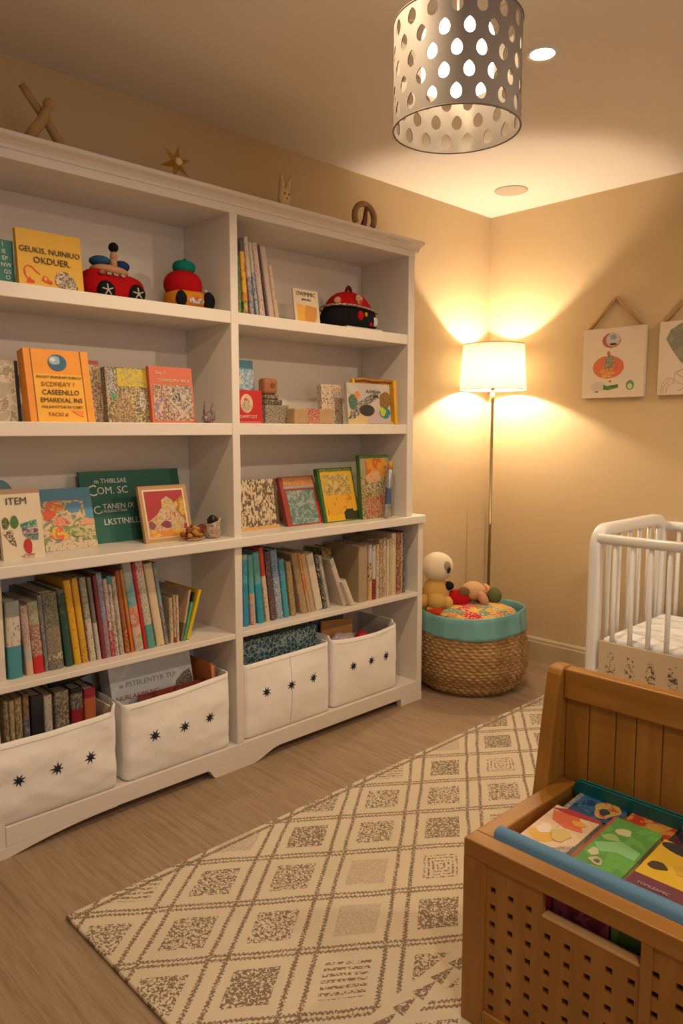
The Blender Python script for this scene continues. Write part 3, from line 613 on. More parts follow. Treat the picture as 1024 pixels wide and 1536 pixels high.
R3=[
('thick tan cardboard magazine box on the lower right shelf',2.232,.055,.242,0,b2((1,M('tan_card',(.36,.27,.16),.8,var=.12,vscale=10)))),
('peach book with a lilac label near its head',2.292,.022,.243,0,b2((.35,sp('pe0',(.62,.40,.2),(.5,.3,.12),60,2,.55)),(.68,sp('pe',(.56,.38,.22),(.16,.10,.07),70,4,.55)),(1,col((.48,.42,.46))))),
('white book with a maroon lower spine on the lower right shelf',2.316,.022,.238,0,b2((.38,sp('wm0',(.16,.02,.03),(.30,.06,.05),70,3,.55)),(.9,col((.48,.46,.42))),(1,sp('wm',(.2,.2,.18),(.5,.48,.4),70,3)))),
('cream book with orange red dotted head',2.340,.017,.240,0,b2((.7,sp('co1',(.60,.50,.36),(.34,.24,.16),90,2,.55)),(1,sp('co2',(.52,.20,.10),(.55,.40,.28),90,3,.5)))),
('first cream book with brown speckles right of the dotted-head book',2.359,.022,.260,0,one(sp('cb1',(.56,.45,.30),(.24,.14,.08),105,12,.5,(1,1,.7)))),
('cream book with faint brown speckles beside the plain ivory spine',2.383,.022,.262,0,one(sp('cb2',(.58,.47,.32),(.30,.18,.11),95,22,.53,(1,1,.7)))),
('plain pale ivory narrow book among the speckled cream ones',2.407,.014,.254,0,one(col((.62,.52,.37)))),
('narrow tan striped book left of the tallest cream book',2.423,.014,.258,0,one(sp('ts',(.46,.34,.2),(.58,.46,.32),50,4,.5,(6,1,.1)))),
('tallest cream book with lightly dotted spine on the right',2.439,.030,.278,0,one(sp('tc',(.60,.49,.34),(.40,.29,.18),100,32,.60))),
('dark red mottled book near the right end of the shelf',2.471,.024,.278,0,one(sp('dr1',(.24,.05,.03),(.46,.33,.2),80,5,.54))),
('brick red and cream book near the right end of the shelf',2.497,.016,.274,0,one(sp('dr2',(.34,.12,.07),(.50,.36,.22),80,7,.5))),
('dark slate slim book at the right end against side panel',2.515,.014,.280,0,one(sp('dr3',(.08,.09,.09),(.2,.22,.22),60,7,.55))),
]
row(R3,-2.222,ZS3,1.013,2.612,depth=(.20,.24))
# upper right bay, top shelf
R4=[
('dark green mottled book first beside the divider on top shelf',1.642,.028,.262,2.0,b2((.78,sp('ug1',(.05,.14,.08),(.22,.26,.12),90,3,.55)),(1,col((.08,.07,.06))))),
('orange yellow picture book on the top right shelf',1.671,.020,.262,4.2,b2((.2,sp('uo0',(.5,.36,.08),(.08,.12,.06),60,3,.5)),(.85,art('uo1',[(.70,.34,.02),(.62,.20,.02),(.74,.42,.04)],22,3)),(1,col((.10,.08,.07))))),
('tall cream and multicoloured book on the top right shelf',1.694,.020,.277,6.0,b2((.5,sp('uc0',(.50,.30,.25),(.10,.20,.28),80,3,.5)),(1,sp('uc1',(.56,.46,.36),(.40,.28,.22),60,4,.6)))),
('narrow white and blue book on the top right shelf',1.716,.015,.262,7.0,b2((.6,sp('ub0',(.45,.42,.42),(.10,.18,.32),90,3,.52)),(1,col((.52,.46,.38))))),
('pink flecked white book on the top right shelf',1.733,.026,.264,8.0,one(sp('up',(.54,.45,.40),(.40,.18,.16),110,3,.57))),
('thin dark-edged book on the top right shelf',1.762,.009,.262,9.0,one(col((.10,.06,.07)))),
('wide pale pink book on the top right shelf',1.773,.027,.255,9.4,one(col((.50,.38,.33)))),
('small cream book with a dotted edge ending the top right row',1.803,.020,.195,10,b2((.8,sp('us',(.54,.40,.28),(.12,.08,.06),60,3,.62)),(1,col((.52,.38,.26))))),
]
row(R4,-2.235,ZS1,1.0,2.508,depth=(.18,.22))
# ------------------------------------------------------------------ fabric bins with star motifs
def star_pts(r0,r1,n=8,ph=0,jit=0,seed=0):
    rd=random.Random(seed); return [((r0*(1+rd.uniform(-jit,jit)) if i%2==0 else r1)*math.cos(ph+i*PI/n),(r0*(1+rd.uniform(-jit,jit)) if i%2==0 else r1)*math.sin(ph+i*PI/n)) for i in range(2*n)]
def bin_(label,y0,y1,depth,h,xf,stars,seed,hfun,starz,lean=0,seam=False,wr=.006):
    """soft open box; local origin at front-left bottom; x into the room is +X"""
    o=thing('fabric_bin',label,'storage bin',(xf,(y0+y1)/2,ZB+.001))
    W=(y1-y0)/2; rc=.022
    def disp(a,b,c): return (noise.noise(Vector((a*9+seed*5,b*7,c*13)))*wr+noise.noise(Vector((a*24,b*18+seed,c*34)))*wr*.45+wr*.5)*min(1,max(0,c)/.05)
    def front(y,z):      # bulge of the front panel
        u=y/W; v=z/h
        return .012*(1-u*u)*math.sin(PI*min(1,max(0,v)))*1.2+lean*v*.02
    per=[]
    n1,n2=40,20
    for i in range(n1+1): per.append((0,-W+rc+(2*W-2*rc)*i/n1,0))
    for k in range(1,6): a=k/6*PI/2; per.append((-rc+rc*math.cos(a),W-rc+rc*math.sin(a),1))
    for i in range(n2+1): per.append((-rc-(depth-2*rc)*i/n2,W,1))
    for k in range(1,6): a=k/6*PI/2; per.append((-depth+rc-rc*math.sin(a),W-rc+rc*math.cos(a),2))
    for i in range(n1+1): per.append((-depth,W-rc-(2*W-2*rc)*i/n1,2))
    for k in range(1,6): a=k/6*PI/2; per.append((-depth+rc-rc*math.cos(a),-W+rc-rc*math.sin(a),3))
    for i in range(n2+1): per.append((-depth+rc+(depth-2*rc)*i/n2,-W,3))
    for k in range(1,6): a=k/6*PI/2; per.append((-rc+rc*math.sin(a),-W+rc-rc*math.cos(a),3))
    m=22; bm=B(); rows=[]
    bot=[bm.verts.new((p[0]*.96-.006,p[1]*.96,.0)) for p in per]; rows.append(bot)
    for j in range(m+1):
        v=j/m; rr=[]
        for (x,y,s) in per:
            hh=h*hfun(x/depth,y/W); z=.006+(hh-.006)*v
            w=front(y,z) if x>-.001 else front(y,z)*max(0,1+x/.05)
            d=disp(x,y,z); fx=x+w+(d if x>-rc else 0); fy=y+(d*.6 if x<-rc*1.1 and x>-depth+rc else 0)
            rr.append(bm.verts.new((fx,fy,z)))
        rows.append(rr)
    # rolled hem then lining
    def inset(r,d,dz):
        out=[]
        for v_,(x,y,s) in zip(r,per):
            cx,cy=-depth/2,0; nx=-1 if x>-.001 else (1 if x<-depth+.001 else 0); ny=-1 if y>W-.001 else (1 if y<-W+.001 else 0)
            if nx==0 and ny==0: nx=(-1 if x>cx else 1)*.7; ny=(-1 if y>0 else 1)*.7
            out.append(bm.verts.new((v_.co.x+nx*d,v_.co.y+ny*d,v_.co.z+dz)))
        return out
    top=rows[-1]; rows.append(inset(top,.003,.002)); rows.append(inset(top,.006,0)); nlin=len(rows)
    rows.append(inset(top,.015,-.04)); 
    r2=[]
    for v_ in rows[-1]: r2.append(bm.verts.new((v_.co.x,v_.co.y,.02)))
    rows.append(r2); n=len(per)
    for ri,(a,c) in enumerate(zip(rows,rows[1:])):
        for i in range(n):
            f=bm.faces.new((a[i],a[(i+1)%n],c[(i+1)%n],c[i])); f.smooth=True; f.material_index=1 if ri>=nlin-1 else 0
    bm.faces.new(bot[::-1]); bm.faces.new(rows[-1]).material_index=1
    if seam:
        pass
    obj('bin_body',bm,[fabricw,fabrici],o)
    def fx(y,z): return front(y,z)+disp(0,y,z)
    # hem stitching line
    bm=B(); N_=60; pp=[]
    for i in range(N_+1):
        y=-W+rc+(2*W-2*rc)*i/N_; hh=h*hfun(0,y/W)-.014; pp.append((fx(y,hh)+.0008,y,hh))
    sweep(bm,pp,.0009,5)
    if seam:
        sweep(bm,[(fx(0,z)+.0006,0,z) for z in [.01+i*(h-.02)/20 for i in range(21)]],.0011,5)
    obj('hem_seam',bm,M('hem_thread_%d'%seed,(.60,.53,.45),.9),o)
    for i,ys in enumerate(stars):
        y=ys-(y0+y1)/2; z=starz-ZB; bm=B()
        pts=star_pts(.0215,.0085,8,.3+i*.35,.14,seed*7+i)
        c=bm.verts.new((fx(y,z)+.003,y,z)); vs=[]
        for (a,bz) in pts: vs.append(bm.verts.new((fx(y+a,z+bz)+.0012,y+a,z+bz)))
        for k in range(len(vs)): bm.faces.new((c,vs[k],vs[(k+1)%len(vs)]))
        obj('star_motif',bm,navy,o,solid=.0015)
    return o
W1=.565
bin_('white canvas bin with three navy stars at the left end, holding books',.60,1.108,.27,.262,-2.194,(.785,.900,1.009),1,
   lambda x,y:1-.035*(1-y*y)+(.08 if y>.93 and x>-.1 else 0)-(0.02 if x<-.5 else 0),.231,lean=.3,wr=.008)
bin_('white canvas bin with three navy stars beside the divider, holding a grey box',1.135,1.560,.27,.272,-2.197,(1.239,1.354,1.462),2,
   lambda x,y:(1-.02*(1-y*y)+.03*y if x>-.1 else 1.0+.03*y),.234,wr=.007)
bin_('white canvas bin with three navy stars right of divider, holding a blue patterned box',1.626,2.066,.27,.290,-2.200,(1.724,1.844,1.963),3,
   lambda x,y:1+.01*y,.262,seam=True,wr=.004)
bin_('white canvas bin with three navy stars at the right end, rim sagging',2.085,2.488,.255,.292,-2.203,(2.192,2.300,2.400),4,
   lambda x,y:(1-.075*(1-y*y)*(.6) if x>-.1 else 1.05),.260,wr=.004)
# contents of the bins
Lb=[
('worn cream book at the left of the left bin',.782,.016,.345,0,one(sp('q1',(.42,.33,.18),(.18,.13,.07),90,1,.5))),
('worn gold-brown book in the left bin',.799,.016,.342,0,one(sp('q2',(.36,.25,.10),(.50,.42,.26),90,2,.5))),
('worn straw coloured book in the left bin',.816,.022,.345,0,one(sp('q3',(.48,.38,.2),(.24,.17,.08),90,3,.5))),
('brown and violet mottled book in the left bin',.840,.020,.350,0,b2((.8,sp('q4',(.30,.27,.26),(.14,.12,.16),90,4,.5)),(1,sp('q5',(.34,.20,.08),(.14,.10,.06),70,4,.5)))),
('black book in the left bin',.864,.038,.338,0,one(col((.02,.02,.022)))),
('narrow white book in the left bin beside the black one',.905,.026,.330,0,one(sp('q6',(.60,.54,.46),(.36,.30,.26),70,6,.6))),
('floral speckled book in the left bin',.940,.046,.332,0,one(sp('q7',(.46,.34,.26),(.12,.14,.09),100,7,.5))),
('black and red book with grey head in the left bin',.992,.040,.330,0,b2((.78,col((.35,.02,.03))),(.95,sp('q8',(.30,.27,.22),(.10,.09,.08),80,6,.5)),(1,col(blackc)))),
('orange red bottle-shaped book with crimson head in the left bin',1.036,.040,.318,0,b2((.9,art('q9',[(.58,.12,.03),(.62,.17,.05)],30,3)),(1,col((.36,.02,.05))))),
]
row([(a,y,t,h-.012,l,bd) for a,y,t,h,l,bd in Lb],-2.262,ZB+.022,1.0,1.12,depth=(.13,.16))
# black strap over the left bin books
o=thing('black_strap_bag','black fabric strap bag lying over the books in the left bin','bag',(-2.33,1.04,.440))
bm=B(); sweep(bm,[(.02,-.10,.012),(.02,-.03,.012),(-.01,.03,.014),(-.05,.10,.004),(-.08,.04,.004)],.011,8,square=3); obj('strap',bm,M('black_nylon',(.012,.012,.013),.7),o)
# grey boxed set in the second bin
o=thing('storage_box','pale grey-blue lidded box with printed lettering standing in second bin','box',(-2.268,1.322,ZB+.022),(R(-10),R(-2),R(90)))
gm=art('greybox',[(.66,.71,.76),(.72,.76,.79),(.62,.68,.74)],6,4,2,.2)
bm=B(); box(bm,-.160,.160,0,.075,0,.345); 
text_into(bm,'w PSTBLENTYR TU!',.026,Matrix.Translation((-.02,-.0006,.262))@Matrix.Rotation(R(3),4,'Y')@Matrix.Rotation(PI/2,4,'X'),1)
text_into(bm,'NURLARIMLNC',.024,Matrix.Translation((-.065,-.0006,.222))@Matrix.Rotation(R(3),4,'Y')@Matrix.Rotation(PI/2,4,'X'),2)
prism(bm,[(.075,.200),(.09,.240),(.12,.262),(.150,.270),(.158,.225),(.12,.200)],'y',-.0004,.001,3)
obj('box_body',bm,[gm,col((.22,.27,.32)),col((.42,.06,.07)),speck('shrub',(.34,.30,.24),(.10,.09,.06),70,2,.5)],o,bevel=.0)
bm=B(); box(bm,-.162,.162,-.002,.077,.345,.349); obj('box_lid',bm,gm,o,bevel=.001)
o=thing('magazine','thin dark red magazine in front of the grey box in second bin','magazine',(-2.236,1.38,ZB+.022),(R(-8),0,R(90)))
bm=B(); box(bm,-.15,.15,0,.006,0,.238); obj('cover',bm,art('mag',[(.26,.03,.02),(.20,.03,.02),(.30,.06,.04)],20,3),o)
bm=B(); box(bm,-.148,.149,.006,.012,.002,.236); obj('pages',bm,paper,o)
o=thing('orange_folder','orange card folder in the back right corner of the second bin','folder',(-2.32,1.512,ZB+.022),(R(3),R(0),R(0)))
bm=B(); box(bm,-.095,.095,0,.006,0,.300); box(bm,-.095,.095,.010,.016,0,.292); obj('cover',bm,M('orange_card',(.55,.17,.04),.6,var=.15,vscale=12),o,bevel=.001)
bm=B(); box(bm,-.094,.094,.006,.010,.0,.288); obj('sheets',bm,paper,o)
o=thing('dark_bundle','dark green rolled cloth behind the second bin front left','cloth',(-2.37,1.10,.33))
bm=B(); blob(bm,(0,-.03,.035),(.05,.06,.045),amp=.015,freq=18); obj('cloth_roll',bm,M('bottle_green_cloth',(.012,.03,.022),.9),o); 
# blue patterned box in third bin
o=thing('patterned_box','navy teal box covered in white scribble pattern in the third bin','box',(-2.252,1.855,ZB+.022),(R(-3),0,R(90)))
def voro():
    m,t,bb=nt('scribble'); tc=t.nodes.new('ShaderNodeTexCoord'); n=t.nodes.new('ShaderNodeTexNoise'); n.inputs['Scale'].default_value=30
    t.links.new(tc.outputs['Object'],n.inputs['Vector'])
    v=t.nodes.new('ShaderNodeTexVoronoi'); v.feature='DISTANCE_TO_EDGE'; v.inputs['Scale'].default_value=48
    mx=t.nodes.new('ShaderNodeMix'); mx.data_type='RGBA'; mx.inputs[0].default_value=.04
    t.links.new(tc.outputs['Object'],mx.inputs[6]); t.links.new(n.outputs['Color'],mx.inputs[7]); t.links.new(mx.outputs[2],v.inputs['Vector'])
    f=N(t,v.outputs['Distance']).lt(.07)
    c=mixc(t,noi(t,tc.outputs['Object'],7,2),(.015,.04,.07),(.03,.15,.18)); c2=mixc(t,f,c,(.34,.44,.46)); t.links.new(c2,bb.inputs['Base Color']); return m
bm=B(); box(bm,-.20,.20,0,.12,0,.335); obj('box_body',bm,voro(),o,bevel=.003)
o=thing('patterned_book','dark navy book with white scribbles in the right-end bin','book',(-2.33,2.19,ZB+.022),(R(-4),0,R(90)))
bm=B(); box(bm,-.09,.10,0,.004,0,.36); box(bm,-.09,.10,.022,.026,0,.36); box(bm,-.09,-.086,.004,.022,0,.36); obj('cover',bm,speck('navyscr',(.02,.03,.06),(.25,.3,.34),110,6,.56),o)
bm=B(); box(bm,-.086,.098,.004,.022,.002,.356); obj('pages',bm,paper,o)
o=thing('kraft_folder','orange-brown folder in front of the navy book in right-end bin','folder',(-2.292,2.20,ZB+.022),(R(-6),R(4),R(90)))
bm=B(); box(bm,-.09,.10,0,.010,0,.318); obj('folder_body',bm,M('ochre_card',(.46,.24,.08),.7,var=.2,vscale=15),o,bevel=.002)
o=thing('plastic_wrap','pale translucent wrapped packet at the front of the right-end bin','packet',(-2.262,2.19,ZB+.205))
bm=B(); blob(bm,(0,0,.045),(.022,.085,.045),amp=.016,freq=25); obj('wrap_body',bm,M('lilac_film',(.52,.44,.46),.2),o)
o=thing('red_cloth','bright red folded cloth in the middle of the right-end bin','cloth',(-2.262,2.335,ZB+.17))
bm=B(); blob(bm,(0,-.01,.055),(.025,.065,.05),amp=.02,freq=22); obj('cloth_fold',bm,M('red_felt',(.50,.015,.02),.85),o)
# ------------------------------------------------------------------ plush toys on shelves
felt=lambda n,c:M(n,c,.95,bump=.6,bscale=500,spec=.1)
fred=felt('red_felt_toy',(.42,.008,.012)); fblk=felt('black_felt',(.012,.012,.013)); fpeach=felt('peach_felt',(.55,.30,.17)); fblue=felt('blue_felt',(.03,.10,.22)); fteal=felt('teal_felt',(.01,.20,.16)); forange=felt('orange_felt',(.60,.22,.02)); fwhite=felt('white_felt',(.60,.55,.48)); navyf=felt('navy_felt',(.02,.05,.16))
o=thing('plush_car','red plush toy car with blue cushions and a little black-haired driver','plush toy',(-2.335,1.215,ZS1),(0,0,R(90)))
bm=B(); blob(bm,(0,.0,.048),(.108,.055,.046),sq=.72,seg=32,rings=18); blob(bm,(-.035,0,.075),(.065,.046,.030),sq=.8); obj('car_body',bm,fred,o)
for xx in (-.045,.062):
    bm=B(); prof=[(.0,-.012),(.026,-.010),(.031,0),(.026,.010),(.0,.012)]; lathe(bm,prof,24,cap=False); bmesh.ops.rotate(bm,verts=bm.verts,matrix=Matrix.Rotation(PI/2,3,'X')); bmesh.ops.translate(bm,verts=bm.verts,vec=(xx,-.050,.031)); w_=obj('wheel',bm,fblk,o)
    bm=B()
    for k in range(5):
        a=k*2*PI/5+.4; sweep(bm,[(xx,-.0635,.031),(xx+.019*math.cos(a),-.060,.031+.019*math.sin(a))],.0022,6)
    obj('spokes',bm,fwhite,w_)
bm=B(); blob(bm,(-.01,-.004,.100),(.062,.045,.017),sq=.8,rot=Matrix.Rotation(R(4),3,'Y')); obj('roof_band',bm,fpeach,o)
bm=B(); blob(bm,(-.042,-.005,.128),(.034,.035,.017)); obj('cushion',bm,fblue,o)
bm=B(); blob(bm,(.030,-.005,.120),(.028,.035,.019)); obj('cushion',bm,navyf,o)
bm=B(); sweep(bm,[(-.005,-.03,.108),(-.008,-.03,.135)],.011,12); blob(bm,(-.006,-.03,.145),(.012,.012,.016)); obj('driver_body',bm,fpeach,o)
bm=B(); blob(bm,(-.006,-.03,.172),(.016,.016,.016)); obj('driver_head',bm,M('black_ball',(.01,.01,.012),.8,spec=.1),o)
bm=B()
for k,xx in enumerate((-.058,-.035,-.012,.012)): box(bm,xx-.008,xx+.008,-.056,-.045,.080-k*.001,.090-k*.001)
obj('windows',bm,speck('winp',(.5,.3,.24),(.12,.05,.05),90,3),o,bevel=.002)
o=thing('plush_truck','round red plush toy on orange truck base with teal cap','plush toy',(-2.315,1.478,ZS1),(0,0,R(90)))
bm=B(); blob(bm,(-.005,0,.088),(.068,.058,.052),seg=28,rings=16,sq=.92); obj('toy_body',bm,fred,o)
bm=B(); blob(bm,(0,-.005,.036),(.074,.058,.036),sq=.7,seg=28,rings=14); obj('truck_base',bm,forange,o)
bm=B(); blob(bm,(0,0,.150),(.040,.034,.024),sq=.85); blob(bm,(.004,0,.174),(.006,.006,.008)); obj('cap',bm,fteal,o)
for xx,zz,s in ((-.048,.033,1),(.064,.035,1.15)):
    bm=B(); lathe(bm,[(.0,-.012),(.018*s,-.010),(.0235*s,0),(.018*s,.010),(.0,.012)],24,cap=False); bmesh.ops.rotate(bm,verts=bm.verts,matrix=Matrix.Rotation(PI/2,3,'X')); bmesh.ops.scale(bm,verts=bm.verts,vec=(.9,1,1.2)); bmesh.ops.translate(bm,verts=bm.verts,vec=(xx,-.056,zz)); obj('wheel',bm,fblk,o)
bm=B(); blob(bm,(.008,-.060,.030),(.032,.008,.011),sq=.6); obj('grille',bm,speck('grl',(.55,.5,.42),(.2,.15,.1),90,3,.55),o)
bm=B(); sweep(bm,[(.0,-.068,.040),(.006,-.069,.030),(.012,-.069,.044)],.003,6); obj('red_tab',bm,inkr,o)
bm=B(); blob(bm,(.068,-.030,.072),(.008,.008,.008)); obj('white_knob',bm,fwhite,o)
# ladybird cushion
o=thing('ladybird_cushion','red and black ladybird cushion with patches and carry loop','cushion',(-2.325,2.295,ZS1),(0,0,R(90)))
bm=B(); n1=36
def dome(bm,z0,z1,sx,sy,ztop,mi):
    V=[]
    for j in range(9):
        v=z0+(z1-z0)*j/8; ph=v*PI/2
        V.append([bm.verts.new((sx*math.cos(ph)**.8*math.cos(2*PI*i/n1),sy*math.cos(ph)**.8*math.sin(2*PI*i/n1),ztop*math.sin(ph))) for i in range(n1)])
    for a,c in zip(V,V[1:]):
        for i in range(n1): f=bm.faces.new((a[i],a[(i+1)%n1],c[(i+1)%n1],c[i])); f.smooth=True
    bm.faces.new(V[0][::-1]); 
    bm.faces.new(V[-1])
dome(bm,.30,.97,.150,.088,.168,0); obj('red_shell',bm,fred,o)
bm=B()
V=[]
for j in range(10):
    t=j/9; r=[.72,.9,1.02,1.06,1.07,1.06,1.03,.99,.94,.86][j]; z=.0+.105*t
    V.append([bm.verts.new((.138*r*math.cos(2*PI*i/n1),.084*r*math.sin(2*PI*i/n1)-.002,z)) for i in range(n1)])
for a,c in zip(V,V[1:]):
    for i in range(n1): f=bm.faces.new((a[i],a[(i+1)%n1],c[(i+1)%n1],c[i])); f.smooth=True
bm.faces.new(V[0][::-1]); bm.faces.new(V[-1]); obj('black_belly',bm,fblk,o)
bm=B(); sweep(bm,[(.147*math.cos(a),.0915*math.sin(a)-.002,.094+.006*math.sin(a*2)) for a in [i*2*PI/40 for i in range(41)]],.0045,6); obj('trim_band',bm,speck('trimb',(.55,.42,.3),(.10,.03,.03),80,2,.5),o)
bm=B(); sweep(bm,[(-.02+.04*t,0,.155+.035*math.sin(PI*t)) for t in [i/12 for i in range(13)]],.007,8); obj('carry_loop',bm,felt('brown_felt',(.12,.02,.015)),o)
for k,(xx,zz,m_) in enumerate(((-.018,.060,fred),(.084,.045,fwhite),(.048,.030,fred),(.015,.068,forange))):
    bm=B(); r=.018 if k<2 else .009; yy=-.084*math.sqrt(max(0,1-(xx/.15)**2))-.006
    blob(bm,(xx,yy,zz),(r,.005,r*1.1),seg=12,rings=8); obj('round_patch',bm,m_,o)
bm=B(); blob(bm,(-.005,-.066,.130),(.020,.01,.022)); obj('face_patch',bm,speck('facep',(.55,.38,.2),(.35,.03,.03),70,2,.5),o)
bm=B(); blob(bm,(-.105,-.040,.118),(.020,.01,.014),rot=Matrix.Rotation(R(-30),3,'Y')); obj('side_patch',bm,fpeach,o)
b=B(); box(b,-2.255,-2.197,2.16,2.37,ZS1,ZS1+.005); o=obj('paper_sheet',b,speck('papr',(.60,.55,.48),(.2,.2,.2),60,2,.66)); tag(o,'white folded paper lying at the shelf edge before the ladybird cushion','paper')
# spiky ornament
o=thing('spiky_ornament','small grey violet two-pointed ornament near divider on middle shelf','ornament',(-2.235,1.515,ZS2),(0,0,R(90)))
bm=B(); blob(bm,(0,0,.018),(.027,.016,.020),amp=.006,freq=60)
for xx,hh,d in ((-.014,.076,-.002),(.016,.076,.002),(.0,.045,0)):
    sweep(bm,[(xx*.7,0,.01),(xx,0,.04),(xx+d,0,hh)],.011,8,scales=[1.1,.8,.05])
obj('ornament_body',bm,art('spk_orn',[(.16,.15,.18),(.32,.26,.22),(.08,.09,.12),(.25,.12,.12)],50,3,2,1),o)
# blue ball on counter
o=thing('patterned_ball','blue patterned round ball behind the plant drawing board','ball',(-2.425,.86,ZW))
bm=B(); blob(bm,(0,0,.045),(.04,.04,.045)); blob(bm,(0,0,.118),(.034,.055,.112),amp=.004,freq=20); obj('ball_body',bm,art('blueball',[(.10,.22,.32),(.20,.30,.36),(.13,.25,.34)],24,3,2,1.5),o)
# dried flowers + shell pot on counter
o=thing('dried_flowers','bunch of dried rust and gold flowers beside the wooden frame','dried flowers',(-2.235,1.452,ZW))
rd=random.Random(3); fm=[M('rust_petals',(.24,.07,.015),.9),M('gold_petals',(.42,.22,.05),.9),M('wine_petals',(.16,.03,.02),.9)]
for q in range(3):
    bm=B()
    for k in range(16):
        a=rd.uniform(0,2*PI); r=rd.uniform(0,.030); c=(math.cos(a)*r*.7,math.sin(a)*r*1.4+(q-1)*.014,.013+rd.uniform(0,.036)*(1-r/.04)+.006)
        blob(bm,c,(.010,.011,.009),seg=8,rings=6,amp=.004,freq=120)
    obj('flower_head',bm,fm[q],o)
bm=B(); sweep(bm,[(.0,.03,.012),(.012,.0,.007),(.02,-.045,.006)],.003,6); sweep(bm,[(.01,.03,.010),(.02,.01,.007),(.028,-.03,.006)],.003,6); obj('stem',bm,drift,o)
o=thing('shell_pot','small cream shell-shaped pot with a black filling at counter end','pot',(-2.245,1.528,ZW))
bm=B(); V=[]; n1=28
for j,(r,z) in enumerate([(.020,0),(.028,.006),(.031,.022),(.029,.040),(.030,.056),(.033,.062),(.026,.062),(.022,.045),(.018,.02)]):
    V.append([bm.verts.new((r*(1+.05*math.sin(i*1.8))*math.cos(2*PI*i/n1),r*.95*math.sin(2*PI*i/n1),z+(.010*math.sin(2*PI*i/n1) if j in(4,5,6) else 0))) for i in range(n1)])
for a,c in zip(V,V[1:]):
    for i in range(n1): f=bm.faces.new((a[i],a[(i+1)%n1],c[(i+1)%n1],c[i])); f.smooth=True
bm.faces.new(V[0][::-1]); bm.faces.new(V[-1]); obj('pot_body',bm,art('shellm',[(.50,.40,.30),(.34,.22,.15),(.56,.46,.36)],30,3,3,1),o)
bm=B(); blob(bm,(0,0,.062),(.018,.018,.020),amp=.004,freq=60); obj('black_filling',bm,M('black_gloss',(.01,.01,.012),.3),o)
# ------------------------------------------------------------------ ornaments on top of bookcase
ZT=2.0682
o=thing('crossed_driftwood','crossed driftwood sticks sculpture leaning on top of bookcase left','sculpture',(-2.20,.955,ZT),(0,0,R(90)))
bm=B(); sweep(bm,[(-.05,0,.0),(-.030,0,.035),(-.004,0,.070),(.012,.0,.112)],.016,10,scales=[1.1,1,.95,.75]); blob(bm,(.013,0,.114),(.0165,.0165,.018)); obj('stick',bm,drift,o)
bm=B(); sweep(bm,[(.070,.02,.006),(.046,.02,.030),(.012,.022,.08),(-.018,.024,.115),(-.052,.026,.158)],.013,10,scales=[1.2,1.1,1,.85,.75]); obj('stick',bm,drift,o)
o=thing('gold_star','small gold six-pointed star ornament on top of bookcase','ornament',(-2.20,1.385,ZT),(0,R(0),R(90)))
bm=B(); pts=star_pts(.062,.022,6,R(20),.10,4); cz=.054
for sgn in (-1,1):
    c=bm.verts.new((0,sgn*.016,cz)); vs=[bm.verts.new((a,0,cz+bz)) for a,bz in pts]
    for k in range(len(vs)): bm.faces.new((c,vs[k],vs[(k+1)%len(vs)]))
bmesh.ops.remove_doubles(bm,verts=bm.verts,dist=1e-5); obj('star_body',bm,gold,o)
bm=B(); blob(bm,(0,-.014,cz),(.013,.008,.013)); obj('round_centre',bm,M('pale_gold',(.72,.55,.30),.4),o)
o=thing('rabbit_figure','small pale wooden rabbit head figure on top of bookcase','figurine',(-2.195,1.835,ZT),(0,0,R(90)))
bm=B(); blob(bm,(0,0,.036),(.027,.017,.037)); 
for xx,tx in ((-.010,-.006),(.011,.026)):
    sweep(bm,[(xx,0,.055),(xx+tx*.3,0,.085),(xx+tx,0,.122)],.010,8,scales=[1.1,1,.15])
obj('rabbit_body',bm,rabbitm,o)
bm=B()
for xx in (-.010,.010): blob(bm,(xx,-.016,.046),(.003,.003,.004),seg=8,rings=6)
blob(bm,(0,-.018,.030),(.004,.003,.003),seg=8,rings=6); obj('face_marks',bm,brownink,o)
o=thing('wooden_arch','wooden arch ornament with an inner post on top of bookcase','ornament',(-2.20,2.262,ZT),(0,0,R(90)))
bm=B(); sweep(bm,[(-.056*math.cos(a)*1.0,0,max(0,.048+.052*math.sin(a))) for a in [(-.55+ (PI+1.1)*i/24) for i in range(25)]],.0115,10,square=3); obj('arch',bm,M('arch_wood',(.34,.19,.07),.55,var=.25,vscale=50),o)
bm=B(); sweep(bm,[(-.012,0,.001),(.003,0,.04),(.010,0,.09)],.012,8,scales=[1.2,.9,.6]); obj('inner_post',bm,M('red_brown_wood',(.20,.05,.03),.5),o)
# ------------------------------------------------------------------ floor lamp
LX,LY=-2.31,3.345
o=thing('floor_lamp','lit floor lamp with white drum shade and slim brass pole in corner','floor lamp',(LX,LY,0))
bm=B(); lathe(bm,[(.112,0),(.115,.003),(.115,.014),(.110,.018),(.02,.022),(.010,.03)],48); obj('base',bm,brass,o)
bm=B(); lathe(bm,[(.0085,.025),(.0085,.75),(.010,.752),(.010,.765),(.0085,.767),(.0085,1.40),(.013,1.405),(.013,1.45),(.0085,1.455),(.0085,1.475)],20); obj('pole',bm,brass,o)
shm,t,pb=nt('lamp_shade_fabric')
pb.inputs['Base Color'].default_value=(.95,.91,.84,1); pb.inputs['Roughness'].default_value=.9
tr=t.nodes.new('ShaderNodeBsdfTranslucent'); tr.inputs[0].default_value=(.97,.92,.82,1)
mxs=t.nodes.new('ShaderNodeMixShader'); mxs.inputs[0].default_value=.36
t.links.new(pb.outputs[0],mxs.inputs[1]); t.links.new(tr.outputs[0],mxs.inputs[2]); t.links.new(mxs.outputs[0],t.nodes['Material Output'].inputs[0])
bm=B()
r0,r1,z0,z1=.172,.158,1.468,1.700
lathe(bm,[(r0,z0),(r1,z1),(r1-.002,z1),(r0-.002,z0),(r0,z0)],72,cap=False); sh_=obj('lamp_shade',bm,shm,o)
